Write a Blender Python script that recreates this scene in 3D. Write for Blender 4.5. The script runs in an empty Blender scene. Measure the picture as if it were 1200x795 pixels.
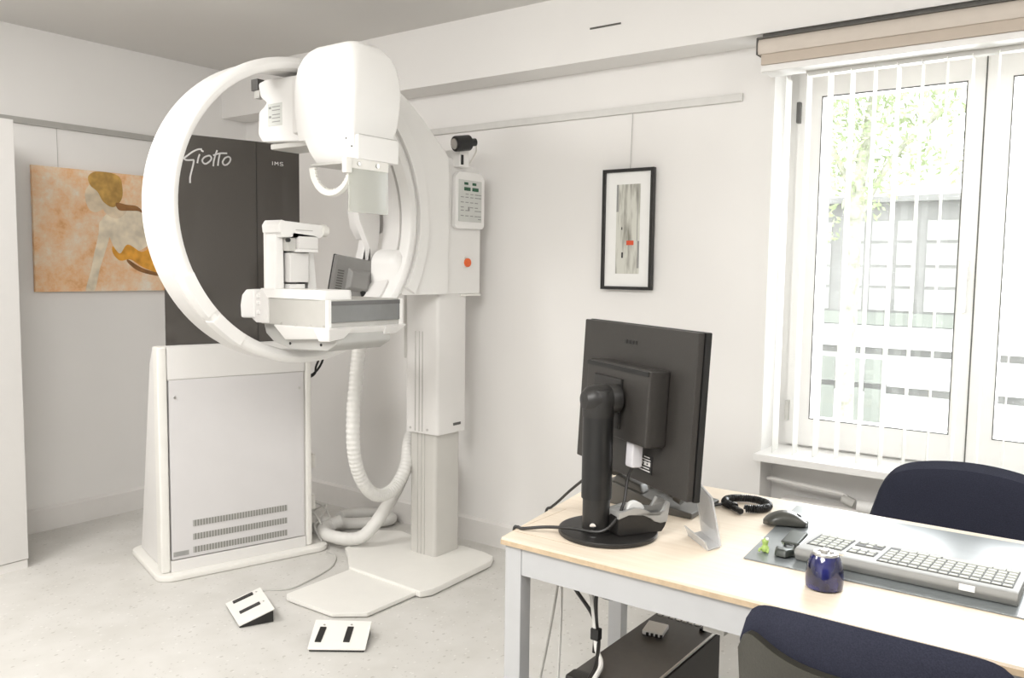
import bpy, bmesh, math, random
from mathutils import Vector, Matrix
random.seed(7)
C = bpy.context.scene.collection
SC = bpy.context.scene
PI = math.pi

# ------------------------------------------------------------------ camera
F_PX, PITCH, ROLL, YAW = 989.49, 0.0829454, 0.01324898, 0.63608764
EYE = Vector((0, 0, 1.42))
f = Vector((math.cos(YAW)*math.cos(PITCH), math.sin(YAW)*math.cos(PITCH), -math.sin(PITCH)))
r0 = f.cross(Vector((0, 0, 1))).normalized(); u0 = r0.cross(f)
rr = math.cos(ROLL)*r0 + math.sin(ROLL)*u0; uu = -math.sin(ROLL)*r0 + math.cos(ROLL)*u0
cam = bpy.data.cameras.new('camera'); co = bpy.data.objects.new('camera', cam); C.objects.link(co)
co.matrix_world = Matrix(((rr.x, uu.x, -f.x, EYE.x), (rr.y, uu.y, -f.y, EYE.y), (rr.z, uu.z, -f.z, EYE.z), (0, 0, 0, 1)))
cam.sensor_width = 36; cam.lens = F_PX/1200*36; cam.clip_start = 0.05
SC.camera = co
# ------------------------------------------------------------------ world, lights, exposure
w = bpy.data.worlds.new('world'); SC.world = w; w.use_nodes = True
nt = w.node_tree; bg = nt.nodes['Background']
bg.inputs[0].default_value = (0.95, 0.98, 1.0, 1); bg.inputs[1].default_value = 1.8
SC.view_settings.view_transform = 'Standard'; SC.view_settings.look = 'None'
SC.view_settings.exposure = 1.07; SC.view_settings.gamma = 1.0; SC.view_settings.use_curve_mapping = False
def area(name, loc, aim, size, power, col=(1, 0.98, 0.955), sy=None):
    l = bpy.data.lights.new(name, 'AREA'); l.size = size; l.energy = power; l.color = col
    if sy: l.shape = 'RECTANGLE'; l.size_y = sy
    o = bpy.data.objects.new(name, l); C.objects.link(o); o.location = loc
    o.rotation_euler = (Vector(aim)-Vector(loc)).to_track_quat('-Z', 'Y').to_euler(); return o
area('ceiling_lamp_light', (-0.2, 0.9, 2.5), (0.5, 1.5, 0), 1.4, 54)
area('ceiling_lamp_light_far', (0.5, 3.3, 2.5), (1.2, 2.9, 0), 0.8, 22)
area('ceiling_lamp_light_desk', (1.4, -0.9, 2.5), (1.8, 0.4, 0), 0.9, 10)
area('window_daylight', (3.9, 0.45, 1.6), (0, 1.2, 0.7), 1.5, 56, (0.95, 0.98, 1.0), 1.6)

# ------------------------------------------------------------------ materials
MC = {}
def mat(name, col, rough=0.5, metal=0.0, spec=0.5, noise=0.0, nscale=20, bump=0.0, trans=0.0, coat=0.0):
    if name in MC: return MC[name]
    m = bpy.data.materials.new(name); m.use_nodes = True; MC[name] = m
    n = m.node_tree; b = n.nodes['Principled BSDF']
    b.inputs['Roughness'].default_value = rough; b.inputs['Metallic'].default_value = metal
    b.inputs['Specular IOR Level'].default_value = spec
    b.inputs['Transmission Weight'].default_value = trans; b.inputs['Coat Weight'].default_value = coat
    tc = n.nodes.new('ShaderNodeTexCoord'); tx = n.nodes.new('ShaderNodeTexNoise'); tx.inputs['Scale'].default_value = nscale
    n.links.new(tc.outputs['Object'], tx.inputs['Vector'])
    rp = n.nodes.new('ShaderNodeValToRGB'); n.links.new(tx.outputs['Fac'], rp.inputs[0])
    k = noise
    rp.color_ramp.elements[0].position = 0.3; rp.color_ramp.elements[1].position = 0.7
    rp.color_ramp.elements[0].color = tuple(c*(1-k) for c in col)+(1,)
    rp.color_ramp.elements[1].color = tuple(min(1, c*(1+k)) for c in col)+(1,)
    n.links.new(rp.outputs[0], b.inputs['Base Color'])
    if bump:
        bp = n.nodes.new('ShaderNodeBump'); bp.inputs['Strength'].default_value = bump; bp.inputs['Distance'].default_value = 0.002
        n.links.new(tx.outputs['Fac'], bp.inputs['Height']); n.links.new(bp.outputs[0], b.inputs['Normal'])
    return m
def clear(name, tint=(1, 1, 1), gloss=0.08, rough=0.02, milky=0.0, mcol=(0.9, 0.9, 0.9)):
    if name in MC: return MC[name]
    m = bpy.data.materials.new(name); m.use_nodes = True; MC[name] = m
    n = m.node_tree; n.nodes.clear(); out = n.nodes.new('ShaderNodeOutputMaterial')
    t = n.nodes.new('ShaderNodeBsdfTransparent'); t.inputs[0].default_value = tint+(1,)
    g = n.nodes.new('ShaderNodeBsdfGlossy'); g.inputs['Roughness'].default_value = rough
    lw = n.nodes.new('ShaderNodeFresnel'); lw.inputs[0].default_value = 1.45
    mul = n.nodes.new('ShaderNodeMath'); mul.operation = 'MULTIPLY_ADD'; mul.inputs[1].default_value = 0.8; mul.inputs[2].default_value = gloss*0.3
    n.links.new(lw.outputs[0], mul.inputs[0])
    mx = n.nodes.new('ShaderNodeMixShader'); n.links.new(mul.outputs[0], mx.inputs[0]); n.links.new(t.outputs[0], mx.inputs[1]); n.links.new(g.outputs[0], mx.inputs[2])
    last = mx
    if milky:
        d = n.nodes.new('ShaderNodeBsdfDiffuse'); d.inputs[0].default_value = mcol+(1,)
        m2 = n.nodes.new('ShaderNodeMixShader'); m2.inputs[0].default_value = milky
        n.links.new(mx.outputs[0], m2.inputs[1]); n.links.new(d.outputs[0], m2.inputs[2]); last = m2
    n.links.new(last.outputs[0], out.inputs[0]); return m
WALL = mat('wall_paint', (0.84, 0.825, 0.805), 0.85, noise=0.01, nscale=3, bump=0.05)
CEIL = mat('ceiling_paint', (0.74, 0.725, 0.70), 0.9, noise=0.01, nscale=2)
BASEB = mat('baseboard_paint', (0.78, 0.76, 0.735), 0.55, noise=0.01)
WHITE = mat('machine_white', (0.86, 0.85, 0.83), 0.38, noise=0.012, nscale=5)
OFFW = mat('machine_offwhite', (0.78, 0.765, 0.745), 0.42, noise=0.012, nscale=5)
CREAM = mat('base_plate_cream', (0.83, 0.815, 0.77), 0.38, noise=0.01)
COLG = mat('column_grey', (0.60, 0.585, 0.55), 0.42, noise=0.015, nscale=6)
LGREY = mat('light_grey_metal', (0.55, 0.54, 0.51), 0.4, noise=0.03)
PANELG = mat('cabinet_panel_grey', (0.685, 0.67, 0.67), 0.45, noise=0.012, nscale=8)
DARK = mat('dark_plastic', (0.018, 0.017, 0.016), 0.42, noise=0.1, nscale=200, bump=0.1)
BLACK = mat('black_plastic', (0.010, 0.010, 0.010), 0.35, noise=0.1)
MONB = mat('monitor_back_plastic', (0.032, 0.029, 0.026), 0.45, noise=0.08, nscale=300, bump=0.08)
GAP = mat('seam_shadow_grey', (0.12, 0.115, 0.105), 0.8, noise=0.05)
DGREY = mat('dark_grey', (0.10, 0.097, 0.093), 0.35, noise=0.05)
GLOSSG = mat('glossy_smoked_cover', (0.17, 0.17, 0.165), 0.3, noise=0.05)
METAL = mat('brushed_steel', (0.60, 0.59, 0.57), 0.3, metal=0.9, noise=0.06, nscale=60)
CHROME = mat('chrome', (0.8, 0.8, 0.8), 0.12, metal=1.0, noise=0.02)
RAILM = mat('rail_grey', (0.42, 0.41, 0.385), 0.45, noise=0.03)
RAILW = mat('rail_white', (0.66, 0.65, 0.625), 0.45, noise=0.03)
WOOD = None
DESKM = mat('desk_frame_grey', (0.47, 0.475, 0.48), 0.4, noise=0.015)
NAVY = mat('navy_upholstery', (0.028, 0.030, 0.046), 0.95, noise=0.15, nscale=400, bump=0.3, spec=0.15)
OLIVE = mat('chair_shell_plastic', (0.036, 0.034, 0.026), 0.4, noise=0.1, nscale=250, bump=0.15)
BEIGE = mat('cassette_beige', (0.62, 0.555, 0.49), 0.5, noise=0.02)
BEIGE2 = mat('cassette_beige_dark', (0.52, 0.445, 0.37), 0.5, noise=0.02)
PVC = mat('window_frame_white', (0.84, 0.83, 0.81), 0.35, noise=0.01)
HOSEM = mat('hose_plastic', (0.70, 0.69, 0.66), 0.45, noise=0.02)
ORANGE = mat('orange_button', (0.80, 0.14, 0.03), 0.4, noise=0.05)
GREEN = mat('green_display', (0.02, 0.09, 0.045), 0.2, noise=0.1)
LBLG = mat('label_grey', (0.62, 0.63, 0.60), 0.5, noise=0.02)
INK = mat('printed_grey', (0.30, 0.30, 0.29), 0.6, noise=0.05)
SILV = mat('silver_plastic', (0.40, 0.40, 0.39), 0.3, metal=0.3, noise=0.03)
KEYB = mat('keyboard_grey', (0.30, 0.30, 0.285), 0.6, noise=0.03)
KEYM = mat('key_cream', (0.46, 0.47, 0.42), 0.65, noise=0.03)
LETTER = mat('white_lettering', (0.85, 0.84, 0.82), 0.5, noise=0.01)
BLUEG = mat('cobalt_glass', (0.014, 0.016, 0.085), 0.1, noise=0.8, nscale=25, spec=0.8, coat=0.4)
PAPER = mat('paper_white', (0.90, 0.90, 0.88), 0.7, noise=0.01)
CARF = mat('phone_grey', (0.10, 0.095, 0.085), 0.45, noise=0.05)
GLASS = clear('window_glass', (1, 1, 1), 0.05)
ACRYL = clear('clear_acrylic', (0.97, 0.97, 0.97), 0.2, 0.08, 0.42)
FACEP = clear('milky_face_shield', (0.95, 0.96, 0.93), 0.2, 0.1, 0.48, (0.74, 0.74, 0.69))
SHIELD = clear('smoked_shield_film', (0.10, 0.095, 0.088), 0.2, 0.03, 0.5, (0.17, 0.155, 0.14))
def stucco():
    m = bpy.data.materials.new('vinyl_floor'); m.use_nodes = True; n = m.node_tree; b = n.nodes['Principled BSDF']
    tc = n.nodes.new('ShaderNodeTexCoord'); a = n.nodes.new('ShaderNodeTexNoise'); a.inputs['Scale'].default_value = 6; a.inputs['Detail'].default_value = 5
    n.links.new(tc.outputs['Object'], a.inputs['Vector'])
    rp = n.nodes.new('ShaderNodeValToRGB'); rp.color_ramp.elements[0].position = .35; rp.color_ramp.elements[1].position = .65
    rp.color_ramp.elements[0].color = (.60, .585, .55, 1); rp.color_ramp.elements[1].color = (.66, .645, .615, 1)
    n.links.new(a.outputs['Fac'], rp.inputs[0]); prev = rp.outputs[0]
    for sc, th, col in ((22, .16, (.36, .34, .30)), (40, .18, (.40, .39, .35)), (30, .18, (.80, .79, .76))):
        v = n.nodes.new('ShaderNodeTexVoronoi'); v.inputs['Scale'].default_value = sc
        mp = n.nodes.new('ShaderNodeMapping'); mp.inputs['Location'].default_value = (sc, sc*.3, 0); mp.inputs['Scale'].default_value = (1, 1.5, 1)
        n.links.new(tc.outputs['Object'], mp.inputs[0]); n.links.new(mp.outputs[0], v.inputs['Vector'])
        sep = n.nodes.new('ShaderNodeSeparateColor'); n.links.new(v.outputs['Color'], sep.inputs[0])
        gt = n.nodes.new('ShaderNodeMath'); gt.operation = 'GREATER_THAN'; gt.inputs[1].default_value = .62; n.links.new(sep.outputs[0], gt.inputs[0])
        lt = n.nodes.new('ShaderNodeMath'); lt.operation = 'LESS_THAN'; lt.inputs[1].default_value = th; n.links.new(v.outputs['Distance'], lt.inputs[0])
        mu = n.nodes.new('ShaderNodeMath'); mu.operation = 'MULTIPLY'; n.links.new(gt.outputs[0], mu.inputs[0]); n.links.new(lt.outputs[0], mu.inputs[1])
        m2 = n.nodes.new('ShaderNodeMath'); m2.operation = 'MULTIPLY'; m2.inputs[1].default_value = .5; n.links.new(mu.outputs[0], m2.inputs[0])
        mx = n.nodes.new('ShaderNodeMixRGB'); n.links.new(m2.outputs[0], mx.inputs[0]); n.links.new(prev, mx.inputs[1]); mx.inputs[2].default_value = col+(1,)
        prev = mx.outputs[0]
    n.links.new(prev, b.inputs['Base Color']); b.inputs['Roughness'].default_value = .38; b.inputs['Specular IOR Level'].default_value = .35
    return m
FLOOR = stucco()
def woodmat():
    m = bpy.data.materials.new('birch_laminate'); m.use_nodes = True; n = m.node_tree; b = n.nodes['Principled BSDF']
    tc = n.nodes.new('ShaderNodeTexCoord'); mp = n.nodes.new('ShaderNodeMapping'); mp.inputs['Scale'].default_value = (30, 1.5, 30)
    a = n.nodes.new('ShaderNodeTexNoise'); a.inputs['Scale'].default_value = 2.5; a.inputs['Detail'].default_value = 6; a.inputs['Distortion'].default_value = .4
    n.links.new(tc.outputs['Object'], mp.inputs[0]); n.links.new(mp.outputs[0], a.inputs['Vector'])
    rp = n.nodes.new('ShaderNodeValToRGB'); rp.color_ramp.elements[0].color = (.74, .63, .50, 1); rp.color_ramp.elements[1].color = (.80, .70, .575, 1)
    rp.color_ramp.elements[0].position = .3; rp.color_ramp.elements[1].position = .7
    n.links.new(a.outputs['Fac'], rp.inputs[0]); n.links.new(rp.outputs[0], b.inputs['Base Color'])
    b.inputs['Roughness'].default_value = .45; b.inputs['Specular IOR Level'].default_value = .35; return m
WOOD = woodmat()
WOODE = mat('plywood_edge', (0.52, 0.40, 0.27), 0.6, noise=0.1, nscale=60)
def slatmat():
    m = bpy.data.materials.new('blind_fabric'); m.use_nodes = True; n = m.node_tree; n.nodes.clear()
    out = n.nodes.new('ShaderNodeOutputMaterial'); d = n.nodes.new('ShaderNodeBsdfDiffuse'); t = n.nodes.new('ShaderNodeBsdfTranslucent')
    d.inputs[0].default_value = (.88, .875, .85, 1); t.inputs[0].default_value = (.9, .9, .87, 1)
    mx = n.nodes.new('ShaderNodeMixShader'); mx.inputs[0].default_value = .45
    n.links.new(d.outputs[0], mx.inputs[1]); n.links.new(t.outputs[0], mx.inputs[2]); n.links.new(mx.outputs[0], out.inputs[0]); return m
SLAT = slatmat()

# ------------------------------------------------------------------ helpers
def box(bm, x0, x1, y0, y1, z0, z1, M=None):
    vs = [Vector((x, y, z)) for x in (x0, x1) for y in (y0, y1) for z in (z0, z1)]
    if M: vs = [M @ v for v in vs]
    v = [bm.verts.new(p) for p in vs]
    for q in ((0, 1, 3, 2), (4, 6, 7, 5), (0, 4, 5, 1), (2, 3, 7, 6), (0, 2, 6, 4), (1, 5, 7, 3)): bm.faces.new([v[i] for i in q])
def prism(bm, a, b):
    """loft between matching outlines a and b (lists of 3-D points) with end caps"""
    va = [bm.verts.new(p) for p in a]; vb = [bm.verts.new(p) for p in b]; n = len(a)
    bm.faces.new(va[::-1]); bm.faces.new(vb)
    for i in range(n): bm.faces.new((va[i], va[(i+1) % n], vb[(i+1) % n], vb[i]))
def loft(bm, rings):
    vr = [[bm.verts.new(p) for p in r] for r in rings]; n = len(rings[0])
    bm.faces.new(vr[0][::-1]); bm.faces.new(vr[-1])
    for a, b in zip(vr, vr[1:]):
        for i in range(n): bm.faces.new((a[i], a[(i+1) % n], b[(i+1) % n], b[i]))
def rrect(x0, x1, y0, y1, r, n=6):
    pts = []
    for cx, cy, a0 in ((x1-r, y1-r, 0), (x0+r, y1-r, 90), (x0+r, y0+r, 180), (x1-r, y0+r, 270)):
        for k in range(n+1):
            a = math.radians(a0+90*k/n); pts.append((cx+r*math.cos(a), cy+r*math.sin(a)))
    return pts
def catmull(pts, n=8, closed=False):
    P = [Vector(p) for p in pts]; out = []; m = len(P)
    for i in range(m if closed else m-1):
        if closed: p0, p1, p2, p3 = P[i-1], P[i], P[(i+1) % m], P[(i+2) % m]
        else: p0, p1, p2, p3 = P[max(i-1, 0)], P[i], P[i+1], P[min(i+2, m-1)]
        for k in range(n):
            t = k/n; out.append(0.5*((2*p1)+(-p0+p2)*t+(2*p0-5*p1+4*p2-p3)*t*t+(-p0+3*p1-3*p2+p3)*t**3))
    if not closed: out.append(P[-1])
    return out
def tube(bm, pts, r, seg=10, smooth=8, closed=False, rib=0.0, ribn=2):
    P = catmull(pts, smooth, closed) if smooth else [Vector(p) for p in pts]
    rings = []; up = None; n = len(P)
    for i, p in enumerate(P):
        a = P[i-1] if (i > 0 or closed) else P[i]; b = P[(i+1) % n] if (i < n-1 or closed) else P[i]
        t = (b-a); t = t.normalized() if t.length > 1e-9 else Vector((0, 0, 1))
        if up is None: up = t.orthogonal().normalized()
        up = (up - t*up.dot(t)); up = up.normalized() if up.length > 1e-6 else t.orthogonal().normalized()
        s = t.cross(up); R = (r(i/(n-1)) if callable(r) else r) + (rib if (i // ribn) % 2 else 0)
        rings.append([bm.verts.new(p+R*(math.cos(2*PI*k/seg)*up+math.sin(2*PI*k/seg)*s)) for k in range(seg)])
    for i in range(n if closed else n-1):
        a, b = rings[i], rings[(i+1) % n]
        for k in range(seg): bm.faces.new((a[k], a[(k+1) % seg], b[(k+1) % seg], b[k]))
    if not closed: bm.faces.new(rings[0][::-1]); bm.faces.new(rings[-1])
def lathe(bm, prof, c=(0, 0, 0), axis=(0, 0, 1), seg=32, closed=False, a0=0, a1=2*PI, xref=None):
    """prof = [(r, h)] revolved about axis through c"""
    ax = Vector(axis).normalized(); x = Vector(xref).normalized() if xref else ax.orthogonal().normalized(); y = ax.cross(x); c = Vector(c)
    full = abs(a1-a0-2*PI) < 1e-6; N = seg if full else seg+1; rings = []
    for k in range(N):
        a = a0+(a1-a0)*k/seg
        rings.append([bm.verts.new(c+ax*h+max(r, 1e-5)*(math.cos(a)*x+math.sin(a)*y)) for r, h in prof])
    m = len(prof)
    for k in range(seg):
        A, B = rings[k], rings[(k+1) % N]
        for i in range(m if closed else m-1): bm.faces.new((A[i], A[(i+1) % m], B[(i+1) % m], B[i]))
    if not full and closed: bm.faces.new(rings[0]); bm.faces.new(rings[-1][::-1])
    if not closed and full:
        bm.faces.new([R_[0] for R_ in rings][::-1]); bm.faces.new([R_[-1] for R_ in rings])
def finish(bm, bevel=0, seg=2, ang=38):
    bmesh.ops.remove_doubles(bm, verts=bm.verts, dist=1e-5)
    bmesh.ops.recalc_face_normals(bm, faces=bm.faces)
    if bevel:
        es = [e for e in bm.edges if len(e.link_faces) == 2 and e.calc_face_angle(0) > math.radians(ang)]
        bmesh.ops.bevel(bm, geom=es, offset=bevel, segments=seg, affect='EDGES', profile=0.5, clamp_overlap=True)
    for e in bm.edges: e.smooth = not (len(e.link_faces) != 2 or e.calc_face_angle(0) > math.radians(32))
    for fc in bm.faces: fc.smooth = True
def obj(name, bm, m, parent=None, bevel=0, label=None, seg=2):
    finish(bm, bevel, seg)
    if parent is not None: wm = world(parent).inverted(); bm.transform(wm)
    me = bpy.data.meshes.new(name); bm.to_mesh(me); bm.free()
    for mm in (m if isinstance(m, (list, tuple)) else [m]): me.materials.append(mm)
    o = bpy.data.objects.new(name, me); C.objects.link(o)
    if parent is not None: o.parent = parent
    if label: o['label'] = label
    if bevel:
        wn_ = o.modifiers.new('weighted_normals', 'WEIGHTED_NORMAL'); wn_.keep_sharp = True
    return o
def world(o):
    M = Matrix.LocRotScale(o.location, o.rotation_euler, o.scale)
    return world(o.parent) @ M if o.parent else M
def thing(name, label, cat, loc=(0, 0, 0), group=None):
    o = bpy.data.objects.new(name, None); C.objects.link(o); o.location = loc; o.empty_display_size = .05
    o['label'] = label; o['category'] = cat
    if group: o['group'] = group
    return o
def tag(o, label, cat, group=None):
    o['label'] = label; o['category'] = cat
    if group: o['group'] = group
    return o
def struct(name, bm, m, parent=None, bevel=0):
    o = obj(name, bm, m, parent, bevel)
    if parent is None: o['kind'] = 'structure'
    return o
def NB(): return bmesh.new()
def bx(name, x0, x1, y0, y1, z0, z1, m, parent=None, bevel=0, M=None, label=None):
    b = NB(); box(b, x0, x1, y0, y1, z0, z1, M); return obj(name, b, m, parent, bevel, label)
def tb(name, pts, r, m, parent=None, seg=8, smooth=8, **k):
    b = NB(); tube(b, pts, r, seg, smooth, **k); return obj(name, b, m, parent)
def cyl(name, c, axis, r, h, m, parent=None, seg=20, bevel=0, label=None):
    b = NB(); lathe(b, [(r, 0), (r, h)], c, axis, seg); return obj(name, b, m, parent, bevel, label)

XB, YA, H = 3.365, 4.6, 2.608
# ------------------------------------------------------------------ room
b = NB(); box(b, -2.2, 3.62, -2.2, 4.8, -0.1, 0); struct('floor', b, FLOOR)
b = NB(); box(b, -2.2, 3.62, -2.2, 4.8, H, H+.1); struct('ceiling', b, CEIL)
b = NB(); box(b, -2.2, 3.62, YA, 4.8, 0, H); struct('wall_left', b, WALL)
WY0, WY1, WZ0, WZ1 = -0.32, 1.205, 0.665, 2.30
b = NB()
box(b, XB, 3.62, WY1, YA, 0, H); box(b, XB, 3.62, -2.2, WY0, 0, H)
box(b, XB, 3.62, WY0, WY1, WZ1, H); box(b, XB+.14, 3.62, WY0, WY1, 0, WZ0)
struct('wall_right', b, WALL)
b = NB(); box(b, -2.2, -2.1, -2.1, YA, 0, H); struct('wall_back', b, WALL)
b = NB(); box(b, -2.1, XB, -2.2, -2.1, 0, H); struct('wall_near', b, WALL)
b = NB(); box(b, 3.188, XB, -2.1, YA, 2.319, H); struct('trim_1', b, WALL)
b = NB(); prism(b, [(x, y, z) for x, y, z in ((-2.1, YA, 0), (-2.1, YA-.018, 0), (-2.1, YA-.018, .115), (-2.1, YA-.006, .127), (-2.1, YA, .127))],
                [(x, y, z) for x, y, z in ((XB, YA, 0), (XB, YA-.018, 0), (XB, YA-.018, .115), (XB, YA-.006, .127), (XB, YA, .127))])
struct('baseboard_left', b, BASEB)
b = NB(); prism(b, [(XB, WY1, 0), (XB-.018, WY1, 0), (XB-.018, WY1, .115), (XB-.006, WY1, .127), (XB, WY1, .127)],
                [(XB, YA-.018, 0), (XB-.018, YA-.018, 0), (XB-.018, YA-.018, .115), (XB-.006, YA-.018, .127), (XB, YA-.018, .127)])
struct('baseboard_right', b, BASEB)
tag(bx('vent_slot', 3.184, 3.188, 1.808, 1.958, 2.449, 2.456, GAP), 'thin dark slot in the face of the ceiling beam', 'slot')

# window ----------------------------------------------------------
wn = bpy.data.objects.new('window_1', None); C.objects.link(wn); wn.location = (3.55, 0.45, WZ0); wn['kind'] = 'structure'
def frame(name, x0, x1, y0, y1, z0, z1, wl, wr, wb, wt, m=PVC, bevel=.004):
    b = NB(); box(b, x0, x1, y0, y1, z0, z0+wb); box(b, x0, x1, y0, y1, z1-wt, z1)
    box(b, x0, x1, y0, y0+wr, z0+wb, z1-wt); box(b, x0, x1, y1-wl, y1, z0+wb, z1-wt)
    return obj(name, b, m, wn)
frame('window_frame', 3.555, 3.615, WY0, WY1, WZ0, WZ1, .045, .045, .055, .05)
def sash(y0, y1, gy0, gy1):
    s = frame('sash', 3.535, 3.60, y0, y1, .70, 2.265, y1-gy1, gy0-y0, .117, .139)
    p = bx('pane', 3.562, 3.568, gy0, gy1, .815, 2.128, GLASS, s)
    g = NB(); x = 3.5335
    for a in ((gy0-.004, gy1+.004, .813, .817), (gy0-.004, gy1+.004, 2.126, 2.131), (gy0-.004, gy0, .817, 2.126), (gy1, gy1+.004, .817, 2.126)):
        box(g, x, x+.004, a[0], a[1], a[2], a[3])
    obj('glazing_seal', g, GAP, s)
    return s
s1 = sash(.488, 1.163, .549, 1.066); s2 = sash(-.28, .483, -.21, .397)
bx('meeting_gap', 3.532, 3.54, .4835, .4875, .70, 2.262, GAP, wn)
for z in (2.03, .80): bx('hinge', 3.515, 3.545, 1.150, 1.166, z, z+.085, DGREY if z > 1 else LGREY, wn, .003)
b = NB(); box(b, 3.515, 3.536, .505, .53, 1.40, 1.47); box(b, 3.500, 3.515, .508, .527, 1.28, 1.45); obj('handle', b, PVC, wn, .003)
b = NB(); box(b, 3.285, 3.556, WY0, WY1+.003, .660, .690)
s = obj('window_sill', b, PVC, wn, .004)

# radiator in the niche
rd = thing('radiator', 'white panel radiator in the niche under the window sill', 'radiator', (3.44, .6, .08))
b = NB(); prism(b, [(3.40, .885, z) for z in ()] or [(3.40, 1.13, .08), (3.47, 1.13, .08), (3.47, 1.13, .50), (3.40, 1.13, .50)],
                [(3.40, -.2, .08), (3.47, -.2, .08), (3.47, -.2, .50), (3.40, -.2, .50)])
obj('panel', b, BASEB, rd, .01)
tb('pipe', [(3.43, 1.19, .56), (3.42, 1.17, .566), (3.42, 1.0, .556), (3.42, .90, .55), (3.415, .872, .54)], .009, BASEB, rd)
cyl('valve', (3.415, .89, .535), (0, -1, -.35), .018, .05, LGREY, rd, 14, .003, 'grey metal valve')
cyl('thermostat_knob', (3.41, .83, .515), (0, -1, 0), .024, .07, PVC, rd, 16, .004)

# vertical blind ---------------------------------------------------
vb = thing('vertical_blind', 'white vertical slat blind hanging in front of the window from a beige cassette', 'blind', (3.28, .45, 2.18))
b = NB(); prof = [(3.17+.0, 2.238), (3.165, 2.252), (3.165, 2.280), (3.172, 2.293), (3.30, 2.293), (3.30, 2.238)]
prism(b, [(x, 1.205, z) for x, z in prof], [(x, WY0-.05, z) for x, z in prof]); obj('cassette', b, BEIGE, vb)
bx('top_gasket', 3.160, 3.30, WY0-.05, 1.207, 2.293, 2.299, GAP, vb)
bx('end_cap', 3.160, 3.302, 1.205, 1.209, 2.236, 2.296, GAP, vb)
bx('top_bracket', 3.20, 3.30, WY0-.05, 1.20, 2.299, 2.3185, GAP, vb)
bx('lower_band', 3.178, 3.30, WY0-.05, 1.195, 2.200, 2.238, BEIGE2, vb)
bx('valance', 3.186, 3.296, WY0-.05, 1.198, 2.176, 2.200, PVC, vb, .003)
bx('track', 3.262, 3.298, WY0, 1.05, 2.158, 2.176, LGREY, vb)
y = 1.119; k = 0
while y > WY0:
    M = Matrix.Translation((3.28, y, 0)) @ Matrix.Rotation(math.radians(4+1.5*math.sin(k*2.1)), 4, 'Z')
    b = NB(); n = 6
    a = []; c = []
    for i in range(n+1):
        t = -0.044+.088*i/n; bow = .004*(1-(t/.044)**2)
        a.append(M @ Vector((t, bow, 0))); c.append(M @ Vector((t, bow+.0012, 0)))
    out = a+c[::-1]
    prism(b, [(p.x, p.y, .712) for p in out], [(p.x, p.y, 2.160) for p in out])
    sl = obj('slat', b, SLAT, vb)
    y -= .0785; k += 1

# ------------------------------------------------------------------ outside
b = NB(); box(b, 3.7, 40, -25, 25, -1.3, -1.2); g = obj('ground', b, mat('asphalt_light', (.55, .55, .53), .9, noise=.05)); g['kind'] = 'structure'
FAC = mat('facade_white', (.84, .84, .82), .8, noise=.02, nscale=1)
FD = mat('facade_dark', (.27, .27, .255), .6, noise=.1, nscale=2)
FG = mat('facade_greygreen', (.29, .31, .275), .6, noise=.08, nscale=2)
FP = mat('facade_pane', (.43, .44, .41), .2, noise=.1, nscale=1.5)
bd = thing('office_building', 'pale low building with grey framed windows seen through the window', 'building', (12.5, 0, -1.2))
b = NB(); box(b, 12.15, 16, -8, 9, -1.2, 2.36); box(b, 12, 12.15, -8, 9, -1.2, -.19); box(b, 12, 12.15, -8, 2.62, -.08, .33); box(b, 12, 12.15, -8, 9, .43, .72)
box(b, 12, 12.15, 3.6, 9, -.08, .33)
obj('wall', b, FAC, bd)
bx('slot_band', 12.12, 12.149, -8, 9, .33, .43, FD, bd); bx('slot_band', 12.12, 12.149, -8, 9, -.19, -.08, FD, bd)
bx('band_wall', 12.10, 12.149, 1.75, 9, .72, 2.36, FD, bd); bx('sill_band', 12.06, 12.12, 1.75, 9, .73, .90, FG, bd)
bx('roof', 11.9, 16, 1.75, 9, 2.36, 2.44, FD, bd)
for y0 in (1.82, 2.36, 2.68, 3.02, 3.45):
    wd = .42 if y0 < 2 else .24
    for z0, z1 in ((.93, 1.22), (1.26, 1.50), (1.54, 1.82), (1.86, 2.12)):
        if y0 == 1.9 and z0 > 1.5: z0 = z0
        wv = bx('window', 12.085, 12.105, y0, y0+wd, z0, z1, FP, bd)
for y0 in (2.64, 2.95, 3.30):
    for z0, z1 in ((-.05, .27), (-.62, -.13)): bx('lower_window', 11.985, 12.0, y0, y0+.26, z0, z1, FG, bd)
# tree
tr = thing('tree', 'pale leafy tree with a slim trunk standing outside the window', 'tree', (8.5, 2.2, -1.2))
b = NB(); tube(b, [(8.5, 2.22, -1.2), (8.5, 2.24, .4), (8.48, 2.22, 1.4), (8.5, 2.2, 2.2), (8.6, 2.1, 3.2)], lambda t: .10-.05*t, 8, 6)
tube(b, [(8.5, 2.2, 1.9), (8.5, 1.9, 2.5), (8.5, 1.5, 2.9)], .03, 6, 5); tube(b, [(8.5, 2.2, 2.1), (8.5, 2.5, 2.7), (8.5, 2.8, 3.2)], .03, 6, 5)
obj('trunk', b, mat('bark', (.46, .46, .38), .9, noise=.35, nscale=12), tr)
LEAF = mat('leaf_green', (.44, .52, .30), .6, noise=.3, nscale=3)
b = NB()
blobs = [(8.4, 2.45, 3.0, .55), (8.4, 1.95, 3.1, .6), (8.5, 2.35, 2.45, .45), (8.5, 1.75, 2.55, .35), (8.6, 1.35, 2.6, .35), (8.5, 1.3, 3.1, .4), (8.4, 2.55, 1.9, .28), (8.4, 2.0, 3.6, .9), (8.5, 2.9, 2.7, .4), (8.5, 1.15, 2.15, .16), (8.3, 2.05, 2.15, .25)]
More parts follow.
